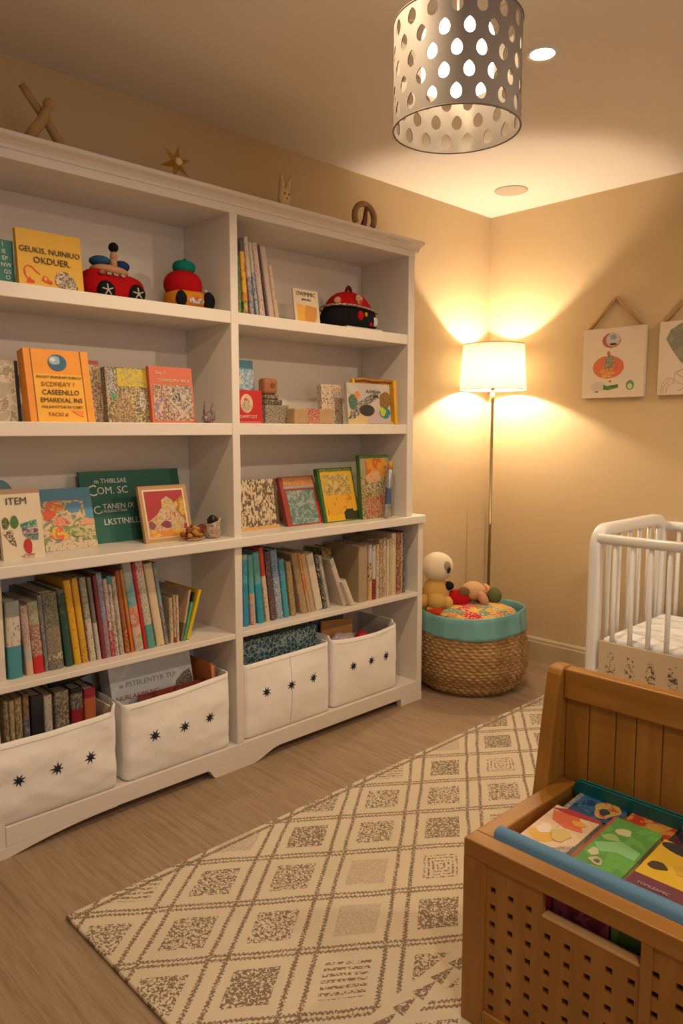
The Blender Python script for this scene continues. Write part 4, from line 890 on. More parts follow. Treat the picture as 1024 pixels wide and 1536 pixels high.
for r,z in ((r0,z0),(r1,z1)):
    bm=B(); sweep(bm,[(r*math.cos(a),r*math.sin(a),z) for a in [i*2*PI/64 for i in range(65)]],.0022,6)
    obj('shade_ring',bm,M('shade_trim',(.55,.45,.30),.6),sh_)
bm=B()
for k in range(3):
    a=k*2*PI/3+.3; sweep(bm,[(.012*math.cos(a),.012*math.sin(a),1.478),((r0-.003)*math.cos(a),(r0-.003)*math.sin(a),1.472)],.0018,6)
obj('shade_spider',bm,brass,o)
bm=B(); lathe(bm,[(.012,1.47),(.014,1.50),(.014,1.532)],16); obj('bulb_holder',bm,brass,o)
bulbm=M('lit_bulb',(1,.80,.56),.3,emit=2500)
bm=B(); blob(bm,(0,0,1.553),(.018,.018,.020)); obj('bulb',bm,bulbm,o)
# ------------------------------------------------------------------ pendant lamp
PX,PY,PZ=-1.133,1.471,1.955
o=thing('pendant_lamp','grey drum pendant lamp pierced with teardrop holes under the ceiling','pendant lamp',(PX,PY,0))
rad=.147; hgt=.232; bm=B(); ncol,nrow=17,5; cw=2*PI*rad/ncol
zb=.004; rh=(hgt-.012)/nrow
def cyl(u,z): a=u/rad; return (rad*math.cos(a),rad*math.sin(a),PZ+z)
for rI in range(nrow):
    for cI in range(ncol):
        u0=cI*cw+(cw/2 if rI%2 else 0); zz0=.006+rI*rh
        rect=[];hole=[]
        for k in range(8): rect.append((u0+cw*k/8,zz0))
        for k in range(4): rect.append((u0+cw,zz0+rh*k/4))
        for k in range(8): rect.append((u0+cw-cw*k/8,zz0+rh))
        for k in range(4): rect.append((u0,zz0+rh-rh*k/4))
        cu,cz=u0+cw/2,zz0+rh*.46
        for (a,z) in rect:
            th=math.atan2((z-cz),(a-cu)); ru=.0128; rz=.0155
            hz=math.sin(th)*rz; hu=math.cos(th)*ru
            if hz>0: hz*=1.22; hu*=(1-.42*(math.sin(th))**3)
            hole.append((cu+hu,cz+hz))
        n=24; va=[bm.verts.new(cyl(*p)) for p in rect]; vb=[bm.verts.new(cyl(*p)) for p in hole]
        for k in range(n):
            f=bm.faces.new((va[k],va[(k+1)%n],vb[(k+1)%n],vb[k])); f.smooth=True
# solid bands top and bottom
nb=ncol*8
for (za,zc) in ((0,.006),(.006+rh*nrow,hgt)):
    A=[bm.verts.new(cyl(cw*k/8,za)) for k in range(nb)]; D=[bm.verts.new(cyl(cw*k/8,zc)) for k in range(nb)]
    for k in range(nb): bm.faces.new((A[k],A[(k+1)%nb],D[(k+1)%nb],D[k])).smooth=True
bmesh.ops.remove_doubles(bm,verts=bm.verts,dist=1e-4)
bmesh.ops.recalc_face_normals(bm,faces=bm.faces)
f0=list(bm.faces)
if sum(f.normal.x*f.calc_center_median().x+f.normal.y*f.calc_center_median().y for f in f0)<0:
    bmesh.ops.reverse_faces(bm,faces=f0)
bedges=[e for e in bm.edges if e.is_boundary]
inner={v:bm.verts.new((v.co.x*(1-.0025/rad),v.co.y*(1-.0025/rad),v.co.z)) for v in list(bm.verts)}
for e in bedges:
    a_,c_=e.verts; f=bm.faces.new((a_,c_,inner[c_],inner[a_])); f.smooth=True
for f in f0:
    q=bm.faces.new([inner[v] for v in reversed(f.verts)]); q.material_index=1; q.smooth=True
pgrey=M('shade_grey',(.25,.215,.185),.6); pin=M('shade_inner_cream',(.50,.44,.36),.7)
me_o=obj('pierced_shade',bm,[pgrey,pin],o,norm=False)
me_=me_o.data; nrm=[]
for v in me_.vertices:
    r_=Vector((v.co.x,v.co.y,0)).normalized(); nrm.append(r_ if math.hypot(v.co.x,v.co.y)>rad-.00125 else -r_)
me_.normals_split_custom_set_from_vertices(nrm)
for z in (PZ,PZ+hgt):
    bm=B(); sweep(bm,[(rad*math.cos(a),rad*math.sin(a),z) for a in [i*2*PI/72 for i in range(73)]],.002,6)
    obj('rim_ring',bm,M('rim_dark',(.16,.12,.09),.5),o)
bm=B()
for k in range(3):
    a=k*2*PI/3; sweep(bm,[(0,0,PZ+hgt-.01),((rad-.003)*math.cos(a),(rad-.003)*math.sin(a),PZ+hgt-.004)],.002,6)
obj('shade_spider',bm,brass,o)
bm=B(); sweep(bm,[(0,0,PZ+hgt-.01),(0,0,H-.02)],.003,8); obj('cord',bm,white2,o)
bm=B(); lathe(bm,[(.012,H-.035),(.05,H-.02),(.052,H-.0005)],32); obj('ceiling_rose',bm,white2,o)
bm=B(); lathe(bm,[(.014,PZ+hgt-.01),(.016,PZ+hgt-.04),(.016,PZ+hgt-.045)],16); obj('bulb_holder',bm,white2,o)
bm=B(); lathe(bm,[(.072,PZ+.096),(.080,PZ+.100),(.083,PZ+.108),(.083,PZ+.205),(.080,PZ+.214),(.03,PZ+.216)],48); obj('glass_diffuser',bm,M('lit_glass',(1,.82,.60),.3,emit=3.2),o)
# ------------------------------------------------------------------ ceiling fixtures
def downlight(x,y,label):
    o=thing('downlight',label,'ceiling light',(x,y,H))
    bm=B(); lathe(bm,[(.036,-.002),(.050,-.004),(.052,0)],40,cap=False); obj('trim_ring',bm,white2,o)
    bm=B(); lathe(bm,[(.0,-.0025),(.037,-.0025)],40,cap=False); obj('lens',bm,M('lit_lens',(1,.86,.66),.3,emit=22),o)
    return o
downlight(-1.331,2.153,'small round lit recessed ceiling light right of the pendant lamp')
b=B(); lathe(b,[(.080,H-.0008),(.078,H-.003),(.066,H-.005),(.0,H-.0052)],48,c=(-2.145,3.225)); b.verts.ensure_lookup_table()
o=obj('ceiling_disc',b,M('disc_tan',(.50,.42,.34),.8)); tag(o,'round flush beige disc on the ceiling above the floor lamp','ceiling plate')  # thin flat disc, darker tan than the ceiling around it
# ------------------------------------------------------------------ wall canvases
def canvas(label,x0,x1,z0,z1,apex,drawer):
    w=x1-x0; o=thing('hanging_canvas',label,'wall art',(x0,WY-.004,z0))
    bm=B(); box(bm,0,w,-.026,0,0,z1-z0); obj('canvas_panel',bm,M('canvas_cream',(.68,.58,.46),.8,bump=.15,bscale=500),o,bevel=.002)
    ax,az=apex[0]-x0,apex[1]-z0; hh=z1-z0
    bm=B(); sweep(bm,[(.018,-.010,hh-.004),(ax,-.010,az)],.0072,8,square=4); sweep(bm,[(ax,-.010,az),(w-.012,-.010,hh-.004)],.0072,8,square=4); obj('wooden_hanger',bm,M('hanger_wood',(.42,.24,.10),.6,var=.2,vscale=40),o,bevel=0)
    drawer(o,w,hh); return o
def flat(o,name,pts,m,lay):
    bm=B(); prism(bm,pts,'y',-.0262-.0004*lay,-.0255); obj(name,bm,m,o)
def ell(cx,cz,rx,rz,j=0,n=28): return [(cx+rx*math.cos(2*PI*i/n)*(1+j*math.sin(3.3*i)),cz+rz*math.sin(2*PI*i/n)*(1+j*math.cos(2.1*i))) for i in range(n)]
def draw1(o,w,h):
    bm=B(); mats=[col((.40,.10,.06)),col((.52,.46,.46)),col((.22,.34,.32)),art('coralp',[(.58,.10,.05),(.60,.15,.07)],30,4),speck('strp',(.44,.38,.26),(.10,.12,.09),90,3,.5,(3,1,.6)),art('mar2',[(.66,.28,.04),(.6,.12,.05),(.64,.4,.1)],60,3),speck('leafg',(.10,.22,.06),(.05,.12,.03),60,2),col((.55,.48,.42)),col((.14,.28,.12)),col((.56,.60,.28)),col((.06,.03,.02))]
    def f(pts,mi,l): prism(bm,pts,'y',-.0263-.0004*l,-.0255,mi)
    f(ell(.47*w,.82*h,.047,.036,.05),0,1); f(ell(.495*w,.83*h,.036,.032,.03),1,2); f(ell(.50*w,.865*h,.016,.012,.1),2,3); f(ell(.50*w,.765*h,.018,.006,.2),10,3)
    f(ell(.43*w,.44*h,.080,.055,.02),3,1); f(ell(.42*w,.37*h,.035,.030,.15),5,2); f([(.37*w,.42*h),(.50*w,.42*h),(.53*w,.57*h),(.45*w,.62*h),(.39*w,.58*h)],4,3); f(ell(.43*w,.64*h,.008,.010),3,3)
    f(ell(.27*w,.165*h,.042,.022,.03),7,1); f([(.36*w,.12*h),(.36*w,.19*h),(.42*w,.17*h),(.60*w,.19*h),(.60*w,.14*h),(.44*w,.11*h)],6,2); f(ell(.79*w,.17*h,.020,.024,.06),8,1); f(ell(.79*w,.155*h,.012,.013),9,2)
    f(ell(.47*w,.235*h,.008,.004,.3),0,1); f(ell(.25*w,.09*h,.010,.003,.3),10,1)
    obj('painted_motifs',bm,mats,o)
def draw2(o,w,h):
    bm=B(); mats=[art('sage',[(.24,.24,.17),(.28,.27,.19),(.22,.22,.17)],12,4,2,.3),col((.35,.24,.16))]
    prism(bm,[(.10*w,.76*h),(.16*w,.88*h),(.30*w,.96*h),(.60*w,.97*h),(.85*w,.90*h),(.90*w,.7*h),(.7*w,.5*h),(.42*w,.38*h),(.32*w,.44*h),(.20*w,.60*h)],'y',-.0267,-.0255,0)
    def ln(pts,r=.0011):
        sweep(bm,[(x*w,-.0262,z*h) for x,z in pts],r,5,mi=1)
    ln([(.42,.38),(.25,.29)],.0018); ln([(.05,.03),(.07,.15),(.14,.23),(.22,.22),(.24,.14)]); ln([(.08,.03),(.10,.13),(.17,.20)]); ln([(.13,.03),(.14,.11),(.22,.16)])
    ln([(.24,.20),(.32,.15),(.42,.13),(.55,.16)]); ln([(.28,.28),(.38,.22),(.5,.2),(.7,.24)]); ln([(.3,.05),(.4,.1),(.55,.09)]); ln([(.25,.29),(.24,.2)])
    obj('painted_motifs',bm,mats,o)
canvas('cream canvas with blue, coral and green shapes hung from wooden triangle',-1.900,-1.586,1.416,1.752,(-1.742,1.897),draw1)
canvas('cream canvas with large sage green shape, cut by the right picture edge',-1.520,-1.200,1.420,1.755,(-1.362,1.90),draw2)
# ------------------------------------------------------------------ woven basket with toys
BX,BY=-2.180,3.005
o=thing('woven_basket','round seagrass basket with turquoise fabric rim full of soft toys','basket',(BX,BY,0))
o.scale=(1,1,1.15)
def br(z):   # belly radius
    pts=[(0,.225),(.03,.255),(.10,.283),(.17,.284),(.235,.274),(.33,.262)]
    for (a,ra),(c,rc) in zip(pts,pts[1:]):
        if z<=c: t=(z-a)/(c-a); t=t*t*(3-2*t); return ra+(rc-ra)*t
    return pts[-1][1]
bm=B(); seg=220; nz=110; ztop=.258; rows=[]
for j in range(nz+1):
    z=ztop*j/nz; rw=z/.0135; k=math.floor(rw); fr_=rw-k; rr=[]
    for i in range(seg):
        th=2*PI*i/seg
        slant=math.sin(th*46+(k%2)*PI+fr_*2.6)
        d=.0050*math.sin(PI*fr_)+.0052*slant*math.sin(PI*fr_)+noise.noise(Vector((math.cos(th)*4,math.sin(th)*4,z*20)))*.004
        r=br(z)-.005+d; zz=z+.003*math.sin(th*2+.5)*(z/ztop)
        rr.append(bm.verts.new((r*math.cos(th),r*math.sin(th),zz)))
    rows.append(rr)
for a,c in zip(rows,rows[1:]):
    for i in range(seg): f=bm.faces.new((a[i],a[(i+1)%seg],c[(i+1)%seg],c[i])); f.smooth=True
bm.faces.new(rows[0][::-1])
strawm=art('seagrass',[(.20,.105,.035),(.36,.215,.085),(.47,.30,.13),(.30,.17,.06)],24,3,4,.3,(1,1,4),lo=.36,hi=.62,rough=.8,const=False)
obj('woven_body',bm,strawm,o)
bm=B(); rows=[]; seg=120
prof=[(.272,.252),(.278,.255),(.277,.265),(.273,.28),(.268,.318),(.266,.338),(.262,.342),(.257,.338),(.255,.31),(.25,.24)]
for j,(r,z) in enumerate(prof):
    rr=[]
    for i in range(seg):
        th=2*PI*i/seg; v=Vector((math.cos(th)*3,math.sin(th)*3,z*9)); w_=noise.noise(v*2.2)*.006+noise.noise(v*5)*.003
        rr.append(bm.verts.new(((r+w_*(0.3 if j>6 else 1))*math.cos(th),(r+w_)*math.sin(th),z+.008*math.sin(th*2+1.0)+(.004 if j in (0,1) else 0)*math.sin(th*3))))
    rows.append(rr)
for a,c in zip(rows,rows[1:]):
    for i in range(seg): f=bm.faces.new((a[i],a[(i+1)%seg],c[(i+1)%seg],c[i])); f.smooth=True
obj('fabric_rim',bm,M('turquoise_satin',(.15,.37,.38),.35,var=.18,vscale=14,bump=.3,bscale=25),o)
bm=B(); lathe(bm,[(.255,.24),(.0,.2401)],64,cap=False); obj('lining',bm,M('turquoise_lining',(.05,.22,.24),.8),o)
# patchwork cushion
def patch_mat():
    m,t,bb=nt('patchwork'); tc=t.nodes.new('ShaderNodeTexCoord'); v=t.nodes.new('ShaderNodeTexVoronoi'); v.inputs['Scale'].default_value=19; v.distance='CHEBYCHEV'; v.inputs['Randomness'].default_value=.5
    t.links.new(tc.outputs['Object'],v.inputs['Vector']); sx=t.nodes.new('ShaderNodeSeparateColor'); t.links.new(v.outputs['Color'],sx.inputs[0])
    r=ramp(t,[(.55,.05,.02),(.62,.36,.05),(.50,.10,.06),(.40,.34,.20),(.60,.22,.04),(.52,.02,.03),(.16,.22,.14)],.05,.92); t.links.new(sx.outputs[0],r.inputs[0])
    n=noi(t,tc.outputs['Object'],85,2).gt(.56); c=mixc(t,n*.75,r.outputs[0],(.68,.50,.28)); t.links.new(c,bb.inputs['Base Color']); bb.inputs['Roughness'].default_value=.9; return m
pw=patch_mat()
o=thing('patchwork_cushion','red and yellow patchwork cushion lying on top of the basket','cushion',(BX+.045,BY-.03,.340))
bm=B(); blob(bm,(0,0,.030),(.195,.195,.042),seg=40,rings=16,amp=.008,freq=14,sq=.85); obj('cushion_body',bm,pw,o)
bm=B(); blob(bm,(-.03,.02,.072),(.05,.035,.012),amp=.004,freq=30); obj('dark_patch',bm,speck('dkp',(.05,.04,.03),(.5,.36,.2),60,2,.6),o)
tan=felt('tan_plush',(.62,.40,.20)); ivo=felt('ivory_plush',(.72,.62,.46)); yelp=felt('mustard_plush',(.58,.36,.10)); gryp=felt('grey_plush',(.28,.25,.18))
o=thing('plush_bear','ivory-headed plush bear with grey eye patch sitting in the basket','plush toy',(BX-.115,BY-.13,.352),(0,0,R(38)))
o.scale=(1.20,)*3
bm=B(); blob(bm,(0,0,.075),(.058,.05,.085)); obj('toy_torso',bm,yelp,o)
h_=B(); blob(h_,(.005,-.005,.198),(.066,.060,.060),seg=28,rings=18); ho=obj('toy_head',h_,ivo,o)
bm=B(); blob(bm,(.040,-.040,.205),(.022,.016,.024),rot=Matrix.Rotation(R(45),3,'Z')); obj('eye_patch',bm,gryp,ho)
bm=B(); blob(bm,(.052,-.050,.196),(.008,.008,.009)); blob(bm,(.050,-.054,.186),(.007,.006,.006)); obj('eye',bm,M('glass_eye',(.01,.01,.012),.1),ho)
bm=B(); blob(bm,(-.070,.0,.205),(.026,.018,.032)); obj('ear',bm,tan,ho)
for k,(xx,zz) in enumerate(((-.05,.06),(.045,.055))):
    bm=B(); blob(bm,(xx,-.045,zz),(.026,.032,.030)); obj('paw',bm,yelp,o)
bm=B(); blob(bm,(.052,.0,.118),(.022,.03,.018)); obj('scarf',bm,fblk,o)
o=thing('plush_doll','tan plush puppy in a red jumper lying on the patchwork cushion','plush toy',(BX-.005,BY-.03,.402),(0,0,R(40)))
o.scale=(1.3,)*3
bm=B(); blob(bm,(-.03,.0,.020),(.050,.045,.036)); obj('toy_torso',bm,fred,o)
bm=B(); blob(bm,(.028,.012,.048),(.047,.040,.038)); hh_=obj('toy_head',bm,tan,o)
bm=B(); blob(bm,(.062,-.022,.026),(.018,.018,.032),rot=Matrix.Rotation(R(-30),3,'Y')); obj('ear',bm,felt('pink_plush',(.58,.32,.20)),hh_)
bm=B(); blob(bm,(-.010,-.025,.052),(.022,.012,.020)); obj('ear',bm,felt('brown_plush',(.20,.11,.05)),hh_)
o=thing('plush_paw','yellow plush paw toy at the front left of the basket','plush toy',(BX-.065,BY-.185,.375))
o.scale=(1.1,)*3
bm=B(); blob(bm,(0,0,.050),(.044,.040,.040)); blob(bm,(-.01,.0,.012),(.040,.04,.025)); obj('toy_body',bm,yelp,o)
bm=B(); blob(bm,(.0,-.004,.005),(.050,.042,.026)); obj('red_foot',bm,felt('scarlet_plush',(.55,.05,.015)),o)
o=thing('plush_ball','red patterned and olive green soft ball behind the tan puppy','plush toy',(BX+.05,BY+.085,.402))
o.scale=(1.15,)*3
bm=B(); blob(bm,(-.025,0,.038),(.036,.034,.040)); obj('red_half',bm,pw,o)
bm=B(); blob(bm,(.018,.01,.030),(.034,.034,.036)); obj('green_half',bm,felt('olive_plush',(.12,.14,.05)),o)
# ------------------------------------------------------------------ crib
CX0,CX1,CY0,CY1=-1.458,-.18,2.872,3.500; CT=.872
o=thing('crib','white wooden baby crib with rounded end frames against the far wall','crib',((CX0+CX1)/2,3.18,0))
inv=Matrix.Translation((-(CX0+CX1)/2,-3.18,0))
def cr(name,bm,m=white2,bevel=0,**k):
    q=obj(name,bm,m,o,bevel=bevel,**k); q.matrix_parent_inverse=inv; return q
for cx in (CX0,CX1):
    pts=[(cx,CY0,RZ)]; rc=.075
    pts+= [(cx,CY0,z) for z in (.2,.5,CT-.024-rc)]
    for k in range(1,9): a=k/8*PI/2; pts.append((cx,CY0+rc-rc*math.cos(a),CT-.024-rc+rc*math.sin(a)))
    for t in (.25,.5,.75): pts.append((cx,CY0+rc+(CY1-CY0-2*rc)*t,CT-.024))
    for k in range(0,9): a=k/8*PI/2; pts.append((cx,CY1-rc+rc*math.sin(a),CT-.024-rc+rc*math.cos(a)))
    pts+= [(cx,CY1,z) for z in (.5,.2)]
    pts.append((cx,CY1,.0005))
    bm=B(); sweep(bm,pts,.0245,20,square=5); cr('end_frame',bm)
    bm=B(); box(bm,cx-.012,cx+.012,CY0+.02,CY1-.02,.17,.29); cr('end_rail',bm,bevel=.004)
    for k in range(6):
        y=CY0+.11+k*.0965; bm=B(); sweep(bm,[(cx,y,.28),(cx,y,CT-.04)],.0098,12); cr('slat',bm)
for yy,nm in ((CY0,'front_rail'),(CY1,'back_rail')):
    bm=B(); sweep(bm,[(CX0+.01,yy,.817),(CX1-.01,yy,.817)],.0205,16,square=3); cr(nm,bm)
    bm=B(); box(bm,CX0,CX1,yy-.012,yy+.012,.19,.27); cr(nm,bm,bevel=.004)
    k=0; x=CX0+.082
    while x<CX1-.05:
        bm=B(); sweep(bm,[(x,yy,.26),(x,yy,.80)],.0098,12); cr('slat',bm); x+=.0735
sheet=M('white_sheet',(.78,.80,.84),.9,bump=.5,bscale=16)
mt=obj('mattress',(lambda bm:(box(bm,CX0+.028,CX1-.028,CY0+.016,CY1-.016,.275,.405),bm)[1])(B()),sheet,None,bevel=.02,seg=4); tag(mt,'white mattress with quilted sheet inside the crib','mattress')
# printed bumper along the front, outside the slats
def bumper_mat():
    m,t,bb=nt('bumper_print'); tc=t.nodes.new('ShaderNodeTexCoord'); sp_=t.nodes.new('ShaderNodeSeparateXYZ'); t.links.new(tc.outputs['Object'],sp_.inputs[0])
    x=N(t,sp_.outputs[0]); z=N(t,sp_.outputs[2])
    fx=((x/.083).frac()-.5).abs(); band=(fx+((z*60).sin())*.06).lt(.22)
    blobs=noi(t,tc.outputs['Object'],75,2,1.2).gt(.55); zone=(z-.30).abs().lt(.058)
    c=mixc(t,band*blobs*zone,(.62,.50,.34),(.13,.10,.07)); t.links.new(c,bb.inputs['Base Color']); bb.inputs['Roughness'].default_value=.85; return m
bm=B(); box(bm,CX0+.035,CX1-.035,CY0-.022,CY0-.013,.20,.400); q=obj('crib_bumper',bm,bumper_mat(),None,bevel=.003); tag(q,'cream fabric bumper with grey animal print along the crib front','crib bumper')
# ------------------------------------------------------------------ wooden toy chest
X0,X1,Y0,Y1,T=-.883,-.323,1.210,1.640,.418
XO=RZ
o=thing('toy_chest','honey-coloured wooden toy chest with pierced front and tall back panel','toy chest',((X0+X1)/2,1.42,XO))
inv2=Matrix.Translation((-(X0+X1)/2,-1.42,-XO))
def tc_(name,bm,m,bevel=.002,**k):
    q=obj(name,bm,m,o,bevel=bevel,**k); q.matrix_parent_inverse=inv2; return q
for a,c in ((X0,X0+.053),(X1-.053,X1)):
    bm=B(); box(bm,a,c,Y0,Y0+.040,XO,T-.038); tc_('front_stile',bm,woodz)
bm=B(); box(bm,X0,X1,Y0,Y0+.042,T-.038,T); tc_('top_rail',bm,woodx,.003)
bm=B(); box(bm,X0+.053,X1-.053,Y0,Y0+.036,XO,XO+.045); tc_('bottom_rail',bm,woodx)
# pierced front panel built as a lattice
hx=[-.813+.0415*i for i in range(12) if -.813+.0415*i<X1-.06]; hz=[.329-.037*i for i in range(8)]
xs=set([X0+.05,X1-.05]); zs=set([XO+.04,T-.036])
hw,hh2=.0068,.0062
for x in hx: xs|={x-hw,x+hw}
for z in hz: zs|={z-hh2,z+hh2}
sx0,sx1,sz0,sz1=-.700,-.507,.334,T-.038
xs|={sx0,sx1}; zs|={sz0}
xs=sorted(xs); zs=sorted(zs); bm=B(); vv={}
def gv(i,j):
    if (i,j) not in vv: vv[i,j]=bm.verts.new((xs[i],Y0+.012,zs[j]))
    return vv[i,j]
for i in range(len(xs)-1):
    for j in range(len(zs)-1):
        cx,cz=(xs[i]+xs[i+1])/2,(zs[j]+zs[j+1])/2
        if sx0<cx<sx1 and cz>sz0: continue
        hole=any(abs(cx-x)<hw for x in hx) and any(abs(cz-z)<hh2 and not (sx0-.01<cx<sx1+.02 and z>.31) for z in hz)
        if hole: continue
        bm.faces.new((gv(i,j),gv(i+1,j),gv(i+1,j+1),gv(i,j+1)))
q=tc_('pierced_panel',bm,woodz,0); d=q.modifiers.new('s','SOLIDIFY'); d.thickness=.012; d.offset=0
bm=B(); box(bm,-.506,-.486,Y0+.001,Y0+.006,XO+.045,T-.038); tc_('middle_stile',bm,woodz,.001)
bm=B(); box(bm,sx0,sx1,Y0+.004,Y0+.026,sz0-.006,sz0+.001); tc_('handle_lip',bm,M('lit_edge_wood',(.62,.38,.17),.5),.002)  # light catching the slot's board edge is put into this paler colour
# sides: rail + panel
for s in (0,1):
    a=X0 if s==0 else X1-.042; c=a+.042
    bm=B(); box(bm,a,c,Y0+.042,Y1-.035,T-.042,T); tc_('side_rail',bm,woody,.003)
    pa=X0+.006 if s==0 else X1-.020
    bm=B(); box(bm,pa,pa+.014,Y0+.040,Y1-.035,XO+.01,T-.042); tc_('side_panel',bm,woody,.001)
    wa=X0-.036 if s==0 else X1+.0; 
    bm=B(); prism(bm,[(1.52,XO),(1.525,.36),(1.545,.47),(1.570,.617),(1.583,.677),(1.592,.690),(1.612,.694),(1.645,.690),(1.645,XO)],'x',wa,wa+.036); tc_('back_wing',bm,woodz,.004)
# back: top rail and planks
bm=B(); box(bm,X0,X1,1.600,1.638,.617,.690); tc_('back_top_rail',bm,woodx,.004)
seams=[X0,-.822,-.756,-.708,-.648,-.59,-.53,-.47,-.41,X1]
for a,c in zip(seams,seams[1:]):
    bm=B(); box(bm,a+.0012,c-.0012,1.614,1.630,XO+.01,.617); tc_('back_plank',bm,woodz,.002)
bm=B(); box(bm,X0+.02,X1-.02,Y0+.036,1.612,.270,.284); tc_('inner_shelf',bm,woodx,0)
# contents
def flat_book(label,x0,x1,y0,y1,z,tx,ty,t,cover,shapes,texts=(),pages=True):
    w=x1-x0; h=y1-y0
    return face_book('picture_book',label,'book',0,w,h,0,0,0,t,cover,shapes,texts,pages=pages,rot=(R(-90+tx),R(0),R(ty)),loc=((x0+x1)/2,y0,z))
# lower layer holding them up
o_=[]
for i,(a,c,y0_,y1_,lab,cc) in enumerate([(-.835,-.705,1.262,1.50,'red and white book low in the toy chest behind the slot, left',(.42,.02,.03)),(-.700,-.585,1.262,1.50,'plum book low in the toy chest behind the slot, middle',(.18,.03,.07)),(-.580,-.450,1.262,1.50,'green leafy book low in the toy chest behind the slot, right',(.06,.17,.05)),(-.445,-.37,1.262,1.50,'grey book low in the toy chest at its right side',(.3,.3,.28))]):
    q_=flat_book(lab,a,c,y0_-.008,y1_,.284+.098,0,0,.096,art('low%d'%i,[cc,tuple(min(1,v*1.6+.05) for v in cc),cc],14,i+3),[],pages=False)
zt=.392
flat_book('cream, yellow and orange abstract book lying front left in the toy chest',-.820,-.713,1.305,1.475,zt+.012,4,0,.020,art('abs1',[(.66,.54,.40),(.68,.50,.34),(.62,.44,.28)],14,3),
   [('e',(.32,.30,.26,.16,.2),col((.66,.38,.05))),('e',(.25,.42,.15,.10,.3),col((.70,.62,.5))),('p',[(.05,.86),(.6,.90),(.9,.62),(.55,.58),(.2,.66)],col((.62,.13,.05))),('p',[(.0,.9),(.3,1),(1,1),(1,.94),(.4,.88)],col((.36,.03,.04))),('e',(.70,.76,.14,.06,.2),col((.72,.34,.05))),('p',[(.55,.0),(1,.0),(1,.30)],speck('abg',(.44,.38,.3),(.3,.22,.2),60,3)),('e',(.62,.40,.2,.12,.3),col((.60,.44,.16)))])
flat_book('bright green book with small frog pictures lying in the toy chest',-.702,-.597,1.305,1.515,zt+.012,4,0,.020,art('grn_c',[(.10,.32,.05),(.12,.36,.06),(.09,.28,.05)],14,3),
   [('r',(0,0,.06,1),col((.40,.07,.05))),('p',[(.1,.45),(.5,.62),(.95,.55),(.95,.40),(.6,.42),(.3,.34)],col((.20,.46,.18))),('e',(.40,.78,.15,.07,.2),col((.50,.50,.26))),('e',(.28,.62,.16,.06,.3),col((.26,.44,.12))),('e',(.24,.30,.10,.06,.3),col((.48,.50,.32))),('e',(.42,.18,.13,.06,.3),col((.45,.44,.28))),('e',(.44,.18,.06,.03,.2),col((.10,.12,.06)))])
flat_book('deep blue book with orange figures lying at the chest back left',-.815,-.700,1.492,1.600,zt+.014,4,0,.022,art('blu_c',[(.03,.09,.22),(.05,.15,.30),(.02,.06,.14)],25,3),
   [('r',(0,.0,.10,.9),speck('bl_e',(.35,.35,.33),(.2,.22,.2),60,3)),('e',(.70,.45,.24,.30,.25),art('blf',[(.62,.26,.05),(.55,.10,.04),(.6,.38,.1)],40,3)),('e',(.70,.35,.10,.12,.2),col((.05,.06,.07))),('r',(.55,.82,1,.97),art('blr',[(.45,.03,.03),(.55,.2,.1)],40,5))])
flat_book('red orange storybook lying at the chest back beside the blue one',-.690,-.590,1.520,1.602,zt+.014,4,0,.022,art('ro_c',[(.60,.12,.03),(.62,.26,.05),(.5,.05,.03)],22,4),
   [('r',(.0,.62,1,1),speck('ro_s',(.30,.28,.18),(.5,.12,.08),50,3,.5)),('e',(.62,.30,.18,.22,.2),col((.60,.34,.06)))])
flat_book('yellow book with black animal and plum base lying in the toy chest',-.588,-.472,1.290,1.500,zt+.012,4,0,.020,col((.66,.42,.02)),
   [('r',(0,0,1,.34),col((.14,.03,.05))),('e',(.22,.55,.16,.06,.2),col((.05,.03,.01))),('e',(.62,.62,.16,.08,.3),col((.58,.34,.03))),('r',(.7,.48,.95,.56),col((.62,.14,.04))),('e',(.55,.92,.5,.10,.1),col((.03,.025,.03)))],[('TOMLEAMIC',.011,.42,.18,col((.42,.34,.36)))])
flat_book('dark purple book with a black round figure at chest back right',-.582,-.480,1.512,1.602,zt+.014,4,0,.022,col((.10,.02,.05)),[('e',(.4,.5,.35,.35,.2),col((.02,.02,.022))),('e',(.45,.62,.1,.1),col((.5,.4,.3)))])
flat_book('pale pink book lying at the right side of the toy chest',-.466,-.372,1.30,1.50,zt+.012,4,0,.020,art('pp',[(.60,.44,.38),(.62,.50,.40)],12,3),[('e',(.5,.5,.3,.2,.2),col((.6,.3,.2)))])
q=thing('teal_folder','large dark teal folder standing against the toy chest back panel','folder',(-.700,1.611,.30),(R(14),0,0))
bm=B(); pts=[(-.13,0)]+[(.30,0),(.30,.150)]+[(-.13+.02-.02*math.sin(a),.13+.02*math.cos(a)) for a in [i*PI/12 for i in range(7)]]
prism(bm,pts,'y',-.004,0); prism(bm,pts,'y',-.012,-.008); text_into(bm,'MacT h  Rk',.017,Matrix.Translation((.16,-.0128,.122))@Matrix.Rotation(PI/2,4,'X'),1); obj('cover',bm,[col((.0,.13,.13)),inkw],q)
bm=B(); box(bm,-.125,.295,-.008,-.004,.002,.14); obj('sheets',bm,paper,q)
q=thing('blue_roll','long blue fabric roll lying behind the toy chest front rail','fabric roll',(-.600,1.277,.3825))
bm=B(); pts=[(-.019,.0),(-.021,.028),(-.014,.044),(-.004,.050),(.010,.048),(.018,.038),(.021,.022),(.019,.0)]
prism(bm,pts,'x',-.245,.245,0); obj('roll_body',bm,M('cornflower_cloth',(.10,.24,.40),.7,bump=.2,bscale=300),q,bevel=.004)
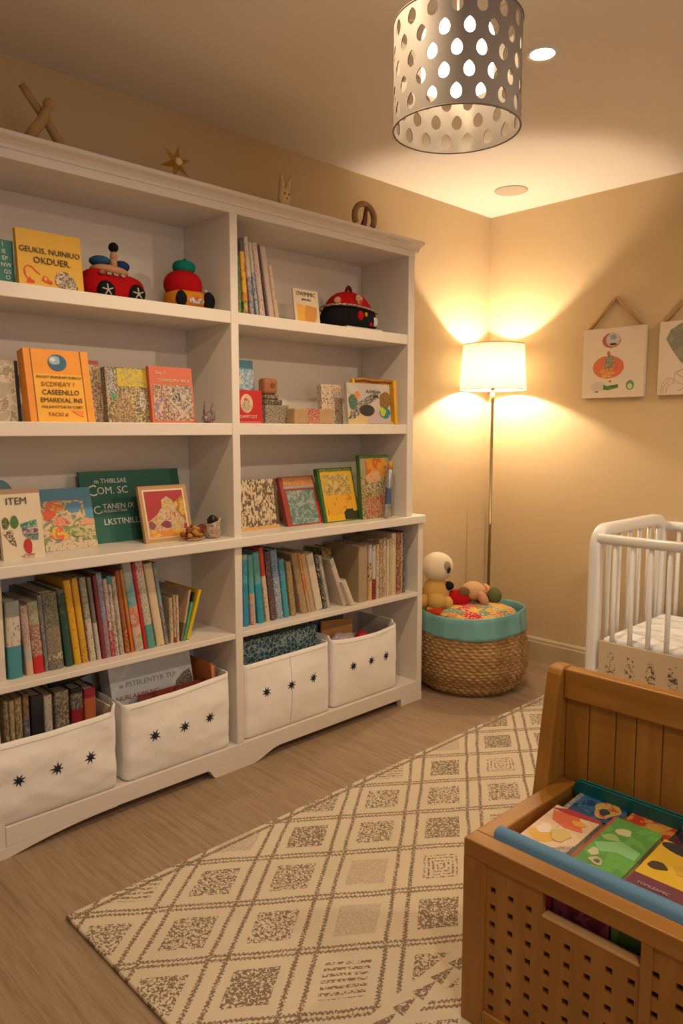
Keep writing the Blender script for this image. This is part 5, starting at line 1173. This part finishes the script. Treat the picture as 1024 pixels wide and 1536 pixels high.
# groups of repeated things
for q in list(C.objects):
    if q.parent or 'category' not in q: continue
    n=q.name.split('.')[0]; x,y,z=q.location
    if n=='book': q['group']='books in the left canvas bin' if z<.3 else 'books on the top right shelf' if z>1.5 else 'books on the lower left shelf' if y<1.6 else 'books on the lower right shelf'
    elif n=='picture_book': q['group']='picture books in the toy chest' if x>-1.5 else 'picture books on the top shelf' if z>1.5 else 'picture books on the middle shelf' if z>1.1 else 'picture books on the counter shelf'
    elif n=='fabric_bin': q['group']='white canvas bins with star motifs'
    elif n=='downlight': q['group']='recessed ceiling lights'
    elif n=='hanging_canvas': q['group']='canvases on the far wall'
    elif n in('plush_bear','plush_doll','plush_ball','plush_paw'): q['group']='soft toys in the basket'
# ------------------------------------------------------------------ camera
cam=bpy.data.cameras.new('camera'); co=bpy.data.objects.new('camera',cam); C.objects.link(co)
co.location=(0,0,1.26); co.rotation_euler=(R(90-6.267),0,R(45.9))
cam.sensor_fit='VERTICAL'; cam.sensor_height=24; cam.sensor_width=24; cam.lens=1124.1/1536*24; cam.clip_start=.02
S.camera=co
# ------------------------------------------------------------------ lights
def pl(name,loc,w,c,r):
    l=bpy.data.lights.new(name,'POINT'); l.energy=w; l.color=c; l.shadow_soft_size=r; o=bpy.data.objects.new(name,l); C.objects.link(o); o.location=loc; return o
WARM=(1,.62,.28)
def spot(name,loc,w,c,ang,r=.035,blend=.6):
    l=bpy.data.lights.new(name,'SPOT'); l.energy=w; l.color=c; l.spot_size=R(ang); l.spot_blend=blend; l.shadow_soft_size=r
    o=bpy.data.objects.new(name,l); C.objects.link(o); o.location=loc; return o
spot('downlight_light',(-1.331,2.153,H-.02),34,(1,.75,.48),140,r=.03)
downlight(-1.30,1.12,'small round lit recessed ceiling light left of the pendant lamp')
spot('downlight_light',(-1.30,1.12,H-.02),34,(1,.75,.48),140,r=.03)
downlight(.25,.35,'small round lit recessed ceiling light behind the toy chest')
spot('downlight_light',(.25,.35,H-.02),40,(1,.75,.50),172,blend=.25)
downlight(.30,2.75,'small round lit recessed ceiling light above the crib side')
spot('downlight_light',(.30,2.75,H-.02),58,(1,.75,.50),172,blend=.25)
l=bpy.data.lights.new('window_light','AREA'); l.shape='RECTANGLE'; l.size=1.4; l.size_y=1.1; l.energy=9; l.color=(.95,.95,1)
o=bpy.data.objects.new('window_light',l); C.objects.link(o); o.location=(WR-.01,.55,1.52); o.rotation_euler=(0,R(90),0)
w=bpy.data.worlds.new('world'); S.world=w; w.use_nodes=True
w.node_tree.nodes['Background'].inputs[0].default_value=(.5,.6,.8,1); w.node_tree.nodes['Background'].inputs[1].default_value=.3
S.view_settings.view_transform='Standard'; S.view_settings.look='None'; S.view_settings.gamma=1; S.view_settings.exposure=0
